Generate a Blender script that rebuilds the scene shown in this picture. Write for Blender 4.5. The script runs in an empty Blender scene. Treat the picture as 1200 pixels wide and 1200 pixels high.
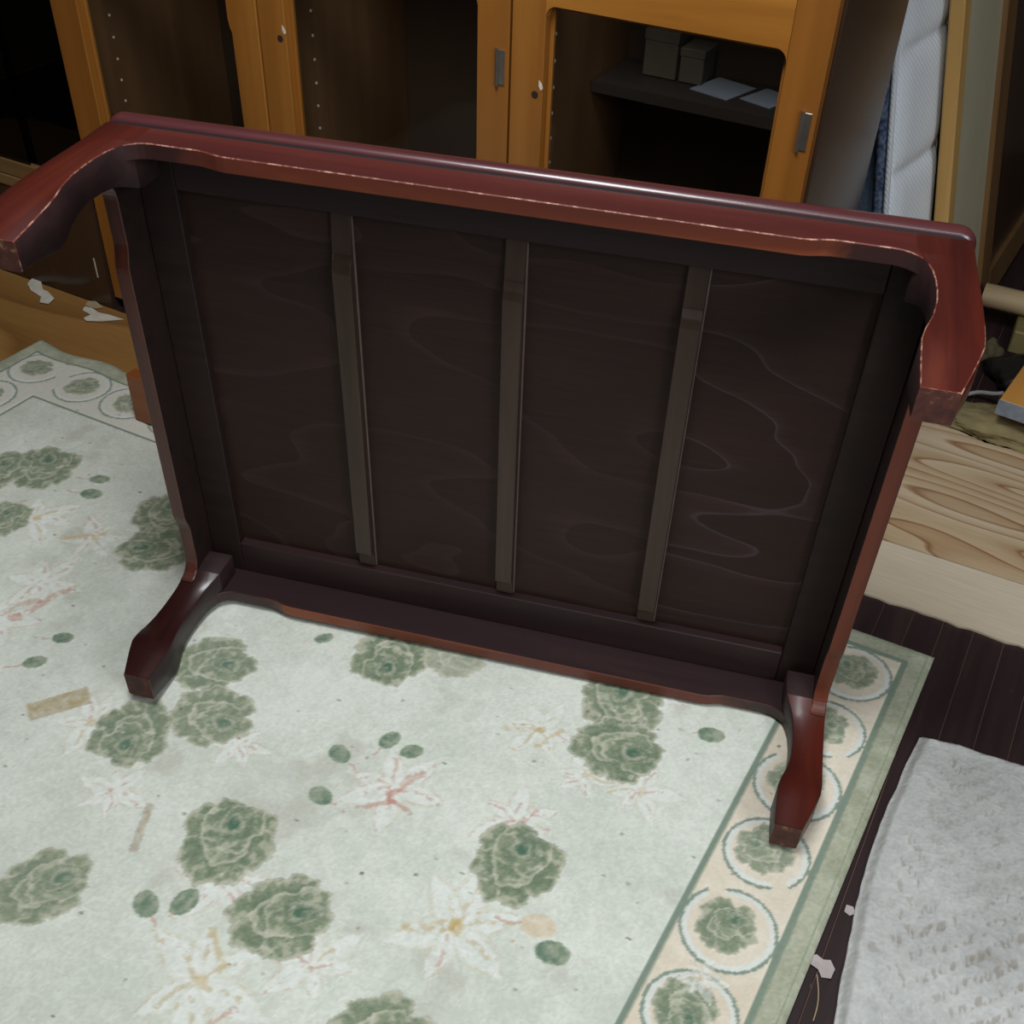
import bpy, bmesh, math, random
import numpy as np
from mathutils import Matrix, Vector

S = bpy.context.scene
C = S.collection

# ------------------------------------------------------------------ camera
cam_d = bpy.data.cameras.new('camera')
cam_d.sensor_width = 36.0
cam_d.lens = 36.0 * 1293.0 / 1200.0
cam_d.clip_start = 0.02
cam = bpy.data.objects.new('camera', cam_d)
C.objects.link(cam)
_r = Vector((0.87210183, 0.4883956, 0.03013522))
_d = Vector((0.33032642, -0.54217398, -0.77261364))
_f = Vector((-0.36100257, 0.68375223, -0.63416089))
cam.matrix_world = Matrix((
    (_r.x, -_d.x, -_f.x, 0.55449215),
    (_r.y, -_d.y, -_f.y, -1.0278098),
    (_r.z, -_d.z, -_f.z, 1.21019329),
    (0, 0, 0, 1)))
S.camera = cam

# ------------------------------------------------------------------ world, lamps, exposure
w = bpy.data.worlds.new('world'); S.world = w
w.use_nodes = True
w.node_tree.nodes['Background'].inputs['Color'].default_value = (0.80, 0.90, 1.0, 1)
w.node_tree.nodes['Background'].inputs['Strength'].default_value = 0.25
def area(name, loc, size, power, col, target):
    l = bpy.data.lights.new(name, 'AREA'); l.shape = 'RECTANGLE'
    l.size, l.size_y = size; l.energy = power; l.color = col
    o = bpy.data.objects.new(name, l); C.objects.link(o)
    o.location = loc
    o.rotation_euler = (Vector(target) - Vector(loc)).to_track_quat('-Z', 'Y').to_euler()
    return o
area('ceiling_lamp', (0.05, -0.55, 2.35), (0.9, 0.5), 34, (0.96, 0.985, 1.0), (0.1, -0.5, 0))
area('ceiling_lamp.001', (1.0, -1.25, 2.35), (1.3, 0.5), 8, (0.96, 0.985, 1.0), (0.7, -0.9, 0))
area('window_daylight', (1.84, -0.75, 1.45), (1.1, 0.9), 26, (0.90, 0.96, 1.0), (0.0, -0.2, 0.5))  # added fill from the right for cabinet interiors and mattress, source unseen
vs = S.view_settings
S.display_settings.display_device = 'sRGB'
vs.view_transform = 'Standard'; vs.look = 'None'; vs.gamma = 1.0; vs.use_curve_mapping = False
vs.exposure = 0.0

# ------------------------------------------------------------------ helpers
rnd = random.Random(7)
def lin(r, g, b):
    f = lambda c: (c / 255) / 12.92 if c / 255 <= 0.04045 else ((c / 255 + 0.055) / 1.055) ** 2.4
    return (f(r), f(g), f(b), 1.0)
def tag(o, label=None, cat=None, group=None, kind=None):
    if label: o['label'] = label
    if cat: o['category'] = cat
    if group: o['group'] = group
    if kind: o['kind'] = kind
    return o
def empty(name, mat4=None, loc=None):
    o = bpy.data.objects.new(name, None); o.empty_display_size = 0.05; C.objects.link(o)
    if mat4 is not None: o.matrix_world = mat4
    if loc is not None: o.location = loc
    return o
def link_mesh(name, me, mats, parent=None, smooth=False):
    o = bpy.data.objects.new(name, me); C.objects.link(o)
    for m in (mats if isinstance(mats, (list, tuple)) else [mats]): me.materials.append(m)
    if parent is not None: o.parent = parent
    if smooth: me.polygons.foreach_set('use_smooth', [True] * len(me.polygons))
    return o
def obj(name, bm, mats, parent=None, smooth=False):
    bmesh.ops.recalc_face_normals(bm, faces=bm.faces)
    me = bpy.data.meshes.new(name); bm.to_mesh(me); bm.free()
    return link_mesh(name, me, mats, parent, smooth)
def add_box(bm, a, b, bev=0.0, mi=0, seg=1):
    t = bmesh.new()
    bmesh.ops.create_cube(t, size=1.0)
    for v in t.verts:
        v.co = Vector([(a[i] + b[i]) / 2 + v.co[i] * abs(b[i] - a[i]) for i in range(3)])
    if bev > 0:
        bmesh.ops.bevel(t, geom=list(t.edges), offset=bev, segments=seg, affect='EDGES', profile=0.5)
    for f in t.faces: f.material_index = mi
    tm = bpy.data.meshes.new('t'); t.to_mesh(tm); t.free(); bm.from_mesh(tm); bpy.data.meshes.remove(tm)
def box(name, a, b, mats, parent=None, bev=0.0, seg=1):
    bm = bmesh.new(); add_box(bm, a, b, bev, 0, seg); return obj(name, bm, mats, parent)
def prism(bm, poly, axis, lo, hi, mi=0):
    """extrude a 2-D polygon along an axis; poly in the other two axes in order"""
    def P(p, t):
        q = list(p); q.insert(axis, t); return q
    A = [bm.verts.new(P(p, lo)) for p in poly]; B = [bm.verts.new(P(p, hi)) for p in poly]
    fs = [bm.faces.new(A), bm.faces.new(B[::-1])]
    n = len(poly)
    for i in range(n): fs.append(bm.faces.new((A[i], B[i], B[(i + 1) % n], A[(i + 1) % n])))
    for f in fs: f.material_index = mi
    return fs
def cyl(bm, p, q, r, n=16, r2=None):
    p, q = Vector(p), Vector(q); d = (q - p).normalized()
    u = d.orthogonal().normalized(); v = d.cross(u); r2 = r if r2 is None else r2
    A = [bm.verts.new(p + (u * math.cos(t) + v * math.sin(t)) * r) for t in [2 * math.pi * i / n for i in range(n)]]
    B = [bm.verts.new(q + (u * math.cos(t) + v * math.sin(t)) * r2) for t in [2 * math.pi * i / n for i in range(n)]]
    bm.faces.new(A[::-1]); bm.faces.new(B)
    for i in range(n): bm.faces.new((A[i], A[(i + 1) % n], B[(i + 1) % n], B[i]))
def tube(bm, pts, r, n=6):
    rings = []
    pts = [Vector(p) for p in pts]
    for i, p in enumerate(pts):
        d = (pts[min(i + 1, len(pts) - 1)] - pts[max(i - 1, 0)]).normalized()
        u = d.cross(Vector((0, 0, 1)));  u = u.normalized() if u.length > 1e-4 else Vector((1, 0, 0))
        v = u.cross(d)
        rings.append([bm.verts.new(p + (u * math.cos(t) + v * math.sin(t)) * r) for t in [2 * math.pi * k / n for k in range(n)]])
    for a, b in zip(rings, rings[1:]):
        for k in range(n): bm.faces.new((a[k], a[(k + 1) % n], b[(k + 1) % n], b[k]))
    bm.faces.new(rings[0]); bm.faces.new(rings[-1][::-1])

# ------------------------------------------------------------------ materials
class NT:
    def __init__(self, name):
        self.m = bpy.data.materials.new(name); self.m.use_nodes = True
        self.t = self.m.node_tree; self.b = self.t.nodes['Principled BSDF']
    def n(self, typ, **kw):
        nd = self.t.nodes.new(typ)
        for k, v in kw.items(): setattr(nd, k, v)
        return nd
    def l(self, a, b): self.t.links.new(a, b)
    def set(self, **kw):
        for k, v in kw.items(): self.b.inputs[k.replace('_', ' ')].default_value = v
def ramp_node(N, fac, stops):
    r = N.n('ShaderNodeValToRGB')
    e = r.color_ramp.elements
    while len(e) < len(stops): e.new(0.5)
    for el, (p, c) in zip(e, stops): el.position = p; el.color = c
    N.l(fac, r.inputs['Fac']); return r
def coords(N, scale=(1, 1, 1), rot=(0, 0, 0), rand=True):
    tc = N.n('ShaderNodeTexCoord'); mp = N.n('ShaderNodeMapping')
    mp.inputs['Scale'].default_value = scale; mp.inputs['Rotation'].default_value = rot
    src = tc.outputs['Object']
    if rand:
        oi = N.n('ShaderNodeObjectInfo'); mul = N.n('ShaderNodeMath', operation='MULTIPLY'); mul.inputs[1].default_value = 17.0
        N.l(oi.outputs['Random'], mul.inputs[0])
        ad = N.n('ShaderNodeVectorMath', operation='ADD'); N.l(src, ad.inputs[0]); N.l(mul.outputs[0], ad.inputs[1]); src = ad.outputs[0]
    N.l(src, mp.inputs['Vector']); return mp.outputs['Vector']
def noise(N, vec, scale, detail=4, rough=0.55, dist=0.0):
    x = N.n('ShaderNodeTexNoise'); x.inputs['Scale'].default_value = scale; x.inputs['Detail'].default_value = detail
    x.inputs['Roughness'].default_value = rough; x.inputs['Distortion'].default_value = dist
    N.l(vec, x.inputs['Vector']); return x.outputs['Fac']
def wood(name, stops, along=2, scale=14.0, stretch=0.07, rough=0.4, dist=1.2, bump=0.12, coat=0.0, spec=0.5, fine=90.0):
    N = NT(name)
    sc = [1, 1, 1]; sc[along] = stretch
    v = coords(N, tuple(sc))
    f = noise(N, v, scale, 5, 0.6, dist)
    r = ramp_node(N, f, stops); N.l(r.outputs['Color'], N.b.inputs['Base Color'])
    f2 = noise(N, v, fine, 3, 0.6)
    bp = N.n('ShaderNodeBump'); bp.inputs['Strength'].default_value = bump; bp.inputs['Distance'].default_value = 0.002
    N.l(f2, bp.inputs['Height']); N.l(bp.outputs['Normal'], N.b.inputs['Normal'])
    N.set(Roughness=rough, Coat_Weight=coat, Coat_Roughness=0.18, Specular_IOR_Level=spec)
    return N.m
def plain(name, col, rough=0.6, metal=0.0, var=0.12, scale=30.0, spec=0.5, bump=0.0):
    N = NT(name)
    v = coords(N)
    f = noise(N, v, scale, 4)
    a = tuple(c * (1 - var) for c in col[:3]) + (1,); b = tuple(min(1, c * (1 + var)) for c in col[:3]) + (1,)
    r = ramp_node(N, f, [(0.3, a), (0.7, b)]); N.l(r.outputs['Color'], N.b.inputs['Base Color'])
    N.set(Roughness=rough, Metallic=metal, Specular_IOR_Level=spec)
    if bump:
        bp = N.n('ShaderNodeBump'); bp.inputs['Strength'].default_value = bump; bp.inputs['Distance'].default_value = 0.004
        N.l(f, bp.inputs['Height']); N.l(bp.outputs['Normal'], N.b.inputs['Normal'])
    return N.m
def vcol(name, rough=0.95, bump=0.25, bscale=900.0, spec=0.15):
    N = NT(name)
    a = N.n('ShaderNodeAttribute'); a.attribute_name = 'Col'
    N.l(a.outputs['Color'], N.b.inputs['Base Color'])
    v = coords(N, rand=False)
    bp = N.n('ShaderNodeBump'); bp.inputs['Strength'].default_value = bump; bp.inputs['Distance'].default_value = 0.002
    N.l(noise(N, v, bscale, 2), bp.inputs['Height']); N.l(bp.outputs['Normal'], N.b.inputs['Normal'])
    N.set(Roughness=rough, Specular_IOR_Level=spec)
    return N.m

def contour(N, vec, scale, lines, detail=1.5, rough=0.4):
    f = noise(N, vec, scale, detail, rough)
    mu = N.n('ShaderNodeMath', operation='MULTIPLY'); mu.inputs[1].default_value = lines; N.l(f, mu.inputs[0])
    fr = N.n('ShaderNodeMath', operation='FRACT'); N.l(mu.outputs[0], fr.inputs[0]); return fr.outputs[0]

M_lacquer_x = wood('red_lacquer_long', [(0.25, lin(58, 21, 20)), (0.5, lin(77, 28, 25)), (0.75, lin(96, 39, 30))], along=0, scale=16, rough=0.42, coat=0.30, spec=0.8)
M_edge_lacquer = wood('glossy_lacquer_edge', [(0.25, lin(60, 30, 34)), (0.5, lin(76, 36, 40)), (0.75, lin(92, 46, 46))], along=0, scale=16, rough=0.36, coat=0.8)
M_lacquer_y = wood('red_lacquer_short', [(0.25, lin(50, 22, 18)), (0.5, lin(70, 31, 23)), (0.75, lin(88, 40, 27))], along=1, scale=16, rough=0.42, coat=0.2)
M_lacquer_n = wood('red_lacquer_leg', [(0.25, lin(54, 18, 15)), (0.5, lin(72, 25, 18)), (0.75, lin(94, 36, 20))], along=2, scale=14, rough=0.42, coat=0.10, spec=0.4)
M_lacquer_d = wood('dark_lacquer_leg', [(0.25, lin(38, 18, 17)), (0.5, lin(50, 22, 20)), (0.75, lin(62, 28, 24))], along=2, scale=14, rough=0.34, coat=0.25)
def rim_mat():
    N = NT('worn_rim')
    v = coords(N, (0.07, 1, 1))
    r = ramp_node(N, noise(N, v, 12, 5, 0.6, 1.2), [(0.25, lin(72, 30, 24)), (0.5, lin(104, 46, 28)), (0.72, lin(150, 78, 40))])
    tc = N.n('ShaderNodeTexCoord'); sx = N.n('ShaderNodeSeparateXYZ'); N.l(tc.outputs['Object'], sx.inputs[0])
    ab = N.n('ShaderNodeMath', operation='ABSOLUTE'); N.l(sx.outputs['X'], ab.inputs[0])
    nz = noise(N, coords(N, (1, 1, 1), rand=False), 22, 3, 0.6)
    ma = N.n('ShaderNodeMath', operation='MULTIPLY_ADD'); N.l(nz, ma.inputs[0]); ma.inputs[1].default_value = 0.16; N.l(ab.outputs[0], ma.inputs[2])
    st = ramp_node(N, ma.outputs[0], [(0.405, (0, 0, 0, 1)), (0.455, (1, 1, 1, 1))])      # old dark finish left near the legs
    mx = N.n('ShaderNodeMix', data_type='RGBA'); N.l(st.outputs['Color'], mx.inputs['Factor']); N.l(r.outputs['Color'], mx.inputs[6]); mx.inputs[7].default_value = lin(52, 25, 23)
    N.l(mx.outputs[2], N.b.inputs['Base Color']); N.set(Roughness=0.48); return N.m
M_rim = rim_mat()
M_under = wood('dark_underside', [(0.25, lin(34, 25, 24)), (0.5, lin(41, 30, 28)), (0.75, lin(48, 33, 29))], along=0, scale=22, stretch=0.12, rough=0.5, dist=2.0, bump=0.1, spec=0.2)
M_under_n = wood('dark_inside', [(0.25, lin(38, 25, 26)), (0.5, lin(46, 30, 31)), (0.75, lin(57, 37, 37))], along=0, scale=18, rough=0.45, spec=0.35)
M_batten = wood('dark_batten', [(0.25, lin(50, 37, 30)), (0.5, lin(61, 45, 37)), (0.75, lin(73, 54, 44))], along=1, scale=20, rough=0.42, spec=0.35)
def chipped():
    N = NT('chipped_edge')
    v = coords(N)
    f = noise(N, v, 70, 4, 0.7)
    r = ramp_node(N, f, [(0.48, lin(104, 44, 34)), (0.64, lin(188, 142, 120))])
    N.l(r.outputs['Color'], N.b.inputs['Base Color']); N.set(Roughness=0.6); return N.m
M_chip = chipped()
def scuffed_foot():
    N = NT('scuffed_foot_end')
    v = coords(N)
    f = noise(N, v, 45, 5, 0.65)
    r = ramp_node(N, f, [(0.4, lin(66, 34, 30)), (0.58, lin(92, 50, 40)), (0.66, lin(150, 112, 78))])
    N.l(r.outputs['Color'], N.b.inputs['Base Color']); N.set(Roughness=0.7); return N.m
M_foot = scuffed_foot()

M_pine = wood('orange_pine', [(0.25, lin(124, 74, 26)), (0.5, lin(148, 93, 34)), (0.78, lin(166, 110, 46))], along=2, scale=9, stretch=0.06, rough=0.42, coat=0.2, bump=0.05)
M_pine_x = wood('orange_pine_rail', [(0.25, lin(146, 92, 34)), (0.5, lin(170, 112, 44)), (0.78, lin(188, 128, 58))], along=0, scale=9, stretch=0.06, rough=0.35, coat=0.3, bump=0.05)
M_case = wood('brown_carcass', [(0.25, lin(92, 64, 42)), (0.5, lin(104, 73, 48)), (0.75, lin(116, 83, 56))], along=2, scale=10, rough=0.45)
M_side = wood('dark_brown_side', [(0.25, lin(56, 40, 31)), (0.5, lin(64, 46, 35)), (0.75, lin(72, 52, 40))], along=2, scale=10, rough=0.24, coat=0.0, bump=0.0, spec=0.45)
M_back = wood('brown_back_board', [(0.25, lin(56, 42, 32)), (0.5, lin(64, 48, 36)), (0.75, lin(72, 54, 42))], along=2, scale=8, rough=0.5)
M_black = plain('black_interior', lin(22, 20, 22), 0.6)
M_metal = plain('dark_bronze_hinge', lin(160, 150, 138), 0.3, 0.85)
M_hole = plain('dark_hole', lin(40, 22, 10), 0.9)
M_pale = plain('pale_plug', lin(214, 204, 188), 0.7)
def glass(name, tint=(1, 1, 1, 1), refl=0.2):
    N = NT(name)
    t = N.n('ShaderNodeBsdfTransparent'); t.inputs['Color'].default_value = tint
    g = N.n('ShaderNodeBsdfGlossy'); g.inputs['Roughness'].default_value = 0.02; g.inputs['Color'].default_value = (refl, refl, refl, 1)
    fr = N.n('ShaderNodeFresnel'); fr.inputs['IOR'].default_value = 1.5
    ge = N.n('ShaderNodeNewGeometry'); iv = N.n('ShaderNodeMath', operation='SUBTRACT'); iv.inputs[0].default_value = 1.0; N.l(ge.outputs['Backfacing'], iv.inputs[1])
    ml = N.n('ShaderNodeMath', operation='MULTIPLY'); N.l(fr.outputs[0], ml.inputs[0]); N.l(iv.outputs[0], ml.inputs[1])      # reflect on the outer face only
    mx = N.n('ShaderNodeMixShader'); N.l(ml.outputs[0], mx.inputs[0]); N.l(t.outputs[0], mx.inputs[1]); N.l(g.outputs[0], mx.inputs[2])
    out = N.t.nodes['Material Output']; N.l(mx.outputs[0], out.inputs['Surface'])
    return N.m
M_glass = glass('clear_glass', (0.93, 0.95, 0.94, 1))
M_glass_dark = glass('smoked_glass', (0.45, 0.47, 0.5, 1), 0.5)

# ------------------------------------------------------------------ room shell
M_floorbase = plain('floor_gap', lin(120, 92, 78), 0.8)
def plank_mat():
    N = NT('dark_floor_plank')
    v = coords(N, (1, 0.06, 1))
    f = noise(N, v, 40, 5, 0.65)
    base = ramp_node(N, f, [(0.3, lin(34, 22, 24)), (0.55, lin(46, 31, 32)), (0.8, lin(60, 42, 41))])
    v2 = coords(N, (1, 0.5, 1))
    f2 = noise(N, v2, 60, 6, 0.75, 0.5)
    msk = ramp_node(N, f2, [(0.66, (0, 0, 0, 1)), (0.74, (0.6, 0.6, 0.6, 1))])
    mx = N.n('ShaderNodeMix', data_type='RGBA'); N.l(msk.outputs['Color'], mx.inputs['Factor'])
    N.l(base.outputs['Color'], mx.inputs[6]); mx.inputs[7].default_value = lin(128, 112, 104)
    N.l(mx.outputs[2], N.b.inputs['Base Color'])
    bp = N.n('ShaderNodeBump'); bp.inputs['Strength'].default_value = 0.15; bp.inputs['Distance'].default_value = 0.002
    N.l(f, bp.inputs['Height']); N.l(bp.outputs['Normal'], N.b.inputs['Normal'])
    N.set(Roughness=0.48); return N.m
M_plank = plank_mat()
M_wall = wood('wall_boards', [(0.3, lin(70, 56, 46)), (0.6, lin(92, 76, 62)), (0.8, lin(104, 88, 72))], along=2, scale=6, rough=0.7)
M_ceil = plain('ceiling_board', lin(120, 112, 100), 0.8)
X0, X1, Y0, Y1, ZC = -2.6, 1.9, -2.6, 2.75, 2.45
fl = box('floor', (X0, Y0, -0.06), (X1, Y1, -0.0022), M_floorbase); tag(fl, kind='structure')
pw = 0.0457
bm = bmesh.new(); add_box(bm, (-pw / 2 + 0.0006, Y0, -0.02), (pw / 2 - 0.0006, Y1, 0.0), 0.0006)
pl0 = obj('plank', bm, M_plank, fl)
k = 0
x = X0 + pw
first = True
xs = []
xx = 0.486 + pw / 2
while xx - pw > X0 + pw: xx -= pw
while xx < X1 - pw / 2: xs.append(xx); xx += pw
for x in xs:
    if first: o = pl0; first = False
    else:
        o = pl0.copy(); C.objects.link(o); o.parent = fl
    o.location = (x, 0, 0)
for nm, a, b in (('wall_back', (X0, Y1, -0.06), (X1, Y1 + 0.08, ZC)), ('wall_front', (X0, Y0 - 0.08, -0.06), (X1, Y0, ZC)),
                 ('wall_left', (X0 - 0.08, Y0 - 0.08, -0.06), (X0, Y1 + 0.08, ZC)), ('wall_right', (X1, Y0 - 0.08, -0.06), (X1 + 0.08, Y1 + 0.08, ZC))):
    tag(box(nm, a, b, M_wall), kind='structure')
tag(box('ceiling', (X0 - 0.08, Y0 - 0.08, ZC), (X1 + 0.08, Y1 + 0.08, ZC + 0.06), M_ceil), kind='structure')

M_frame = plain('window_frame_wood', lin(150, 140, 124), 0.6)
wn = empty('window_1', loc=(X1 - 0.03, -0.75, 1.45)); tag(wn, kind='structure')  # added frame around the fill light, no window is seen here
for a, b in (((-0.02, -0.64, -0.54), (0.029, -0.56, 0.54)), ((-0.02, 0.56, -0.54), (0.029, 0.64, 0.54)), ((-0.02, -0.559, 0.46), (0.029, 0.559, 0.54)), ((-0.02, -0.559, -0.54), (0.029, 0.559, -0.46)), ((0.0, -0.02, -0.459), (0.029, 0.02, 0.459))):
    box('frame_bar', a, b, M_frame, wn, 0.003)

# ------------------------------------------------------------------ plywood on the floor
def plywood_mat(name, stops, scale, lines, rot, patch=((0.80, 0.72, 0.62, 1), (1, 1, 1, 1)), sx=0.22):
    N = NT(name)
    v = coords(N, (sx, 1.3, 1), rot, rand=False)
    c = contour(N, v, scale, lines)
    r = ramp_node(N, c, stops)
    f = noise(N, v, 5, 4, 0.6)
    r2 = ramp_node(N, f, [(0.38, patch[0]), (0.62, patch[1])])
    fi = noise(N, coords(N, (0.05, 1, 1), rot, rand=False), 260, 2)
    r3 = ramp_node(N, fi, [(0.3, (0.9, 0.88, 0.85, 1)), (0.7, (1.04, 1.03, 1.02, 1))])
    mx = N.n('ShaderNodeMix', data_type='RGBA', blend_type='MULTIPLY'); mx.inputs['Factor'].default_value = 0.8
    N.l(r.outputs['Color'], mx.inputs[6]); N.l(r2.outputs['Color'], mx.inputs[7])
    m2 = N.n('ShaderNodeMix', data_type='RGBA', blend_type='MULTIPLY'); m2.inputs['Factor'].default_value = 1.0
    N.l(mx.outputs[2], m2.inputs[6]); N.l(r3.outputs['Color'], m2.inputs[7]); N.l(m2.outputs[2], N.b.inputs['Base Color'])
    N.set(Roughness=0.7, Specular_IOR_Level=0.25); return N.m
M_ply_grain = plywood_mat('grainy_plywood', [(0.0, lin(196, 180, 156)), (0.5, lin(188, 170, 144)), (0.84, lin(176, 152, 122)), (0.92, lin(140, 108, 80)), (0.96, lin(168, 140, 110)), (1.0, lin(194, 176, 152))], 4.2, 19, (0, 0, -0.06), ((0.86, 0.74, 0.60, 1), (1, 1, 1, 1)))
M_ply_pale = plywood_mat('pale_plywood', [(0.0, lin(204, 192, 174)), (0.6, lin(200, 187, 167)), (0.92, lin(186, 170, 148)), (1.0, lin(204, 192, 174))], 2.5, 5, (0, 0, -0.1), ((0.93, 0.9, 0.86, 1), (1, 1, 1, 1)))
M_ply_tan = plywood_mat('tan_plywood', [(0.0, lin(160, 120, 68)), (0.6, lin(150, 110, 60)), (0.92, lin(132, 94, 50)), (1.0, lin(160, 120, 68))], 2.5, 6, (0, 0, 0.1), ((0.86, 0.82, 0.76, 1), (1, 1, 1, 1)))
def ragged_sheet(name, x0, x1, yn, yf, z, mat, seed, amp=0.0025, skew=0.0):
    r = random.Random(seed); bm = bmesh.new(); n = 60
    near = [(x0 + (x1 - x0) * i / n, yn + skew * (x0 + (x1 - x0) * i / n) + r.uniform(-amp, amp)) for i in range(n + 1)]
    poly = near + [(x1, yf + skew * x1), (x0, yf + skew * x0)]
    prism(bm, poly, 2, 0.0004, z); return obj(name, bm, mat)
o = ragged_sheet('plywood_sheet', 0.222, 1.30, 0.372, 0.520, 0.004, M_ply_pale, 3, 0.003, 0.035)
tag(o, 'narrow pale smooth plywood strip with ragged edge bordering the dark floorboards', 'plywood')
o = ragged_sheet('plywood_sheet', 0.372, 1.30, 0.522, 1.03, 0.004, M_ply_grain, 5, 0.0003, 0.035)
tag(o, 'wide plywood sheet with bold brown grain swirls right of the table', 'plywood')
o = ragged_sheet('plywood_sheet', -2.3, -0.45, -0.25, 0.4295, 0.002, M_ply_tan, 9, 0.0005)
tag(o, 'tan brown plywood sheet under the rug corner in front of the cabinet', 'plywood')

# ------------------------------------------------------------------ value noise in numpy
def vnoise(x, y, scale, seed):
    rs = np.random.RandomState(seed); G = rs.rand(256, 256)
    u = x * scale; v = y * scale
    i = np.floor(u).astype(int); j = np.floor(v).astype(int); fu = u - i; fv = v - j
    fu = fu * fu * (3 - 2 * fu); fv = fv * fv * (3 - 2 * fv)
    g = lambda a, b: G[a % 256, b % 256]
    return (g(i, j) * (1 - fu) + g(i + 1, j) * fu) * (1 - fv) + (g(i, j + 1) * (1 - fu) + g(i + 1, j + 1) * fu) * fv
def fbm(x, y, scale, seed, oct=4, gain=0.55):
    a = 0; s = 0; w_ = 1.0
    for k in range(oct):
        a = a + w_ * vnoise(x, y, scale * 2 ** k, seed + k * 13); s += w_; w_ *= gain
    return a / s
def sst(a, b, x):
    t = np.clip((x - a) / (b - a), 0, 1); return t * t * (3 - 2 * t)
def L3(r, g, b): return np.array(lin(r, g, b)[:3])
def grid_mesh(name, PX, PY, PZ, COL, mat, z_bottom):
    """closed grid sheet: top surface plus a skirt down to z_bottom"""
    ny, nx = PX.shape
    # outer ring duplicates the border at z_bottom
    X = np.pad(PX, 1, mode='edge'); Y = np.pad(PY, 1, mode='edge'); Z = np.pad(PZ, 1, mode='constant', constant_values=z_bottom)
    Cc = np.pad(COL, ((1, 1), (1, 1), (0, 0)), mode='edge')
    ny += 2; nx += 2
    co = np.stack([X, Y, Z], -1).reshape(-1, 3).astype(np.float32)
    idx = np.arange(ny * nx).reshape(ny, nx)
    q = np.stack([idx[:-1, :-1], idx[:-1, 1:], idx[1:, 1:], idx[1:, :-1]], -1).reshape(-1, 4)
    me = bpy.data.meshes.new(name)
    me.vertices.add(len(co)); me.vertices.foreach_set('co', co.ravel())
    me.loops.add(q.size); me.loops.foreach_set('vertex_index', q.ravel().astype(np.int32))
    me.polygons.add(len(q)); me.polygons.foreach_set('loop_start', np.arange(0, q.size, 4, dtype=np.int32))
    me.polygons.foreach_set('loop_total', np.full(len(q), 4, dtype=np.int32))
    me.polygons.foreach_set('use_smooth', np.ones(len(q), dtype=bool))
    me.update(calc_edges=True); me.validate()
    at = me.color_attributes.new('Col', 'FLOAT_COLOR', 'POINT')
    rgba = np.concatenate([Cc.reshape(-1, 3), np.ones((ny * nx, 1))], 1).astype(np.float32)
    at.data.foreach_set('color', rgba.ravel())
    o = bpy.data.objects.new(name, me); C.objects.link(o); me.materials.append(mat)
    return o

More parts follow.
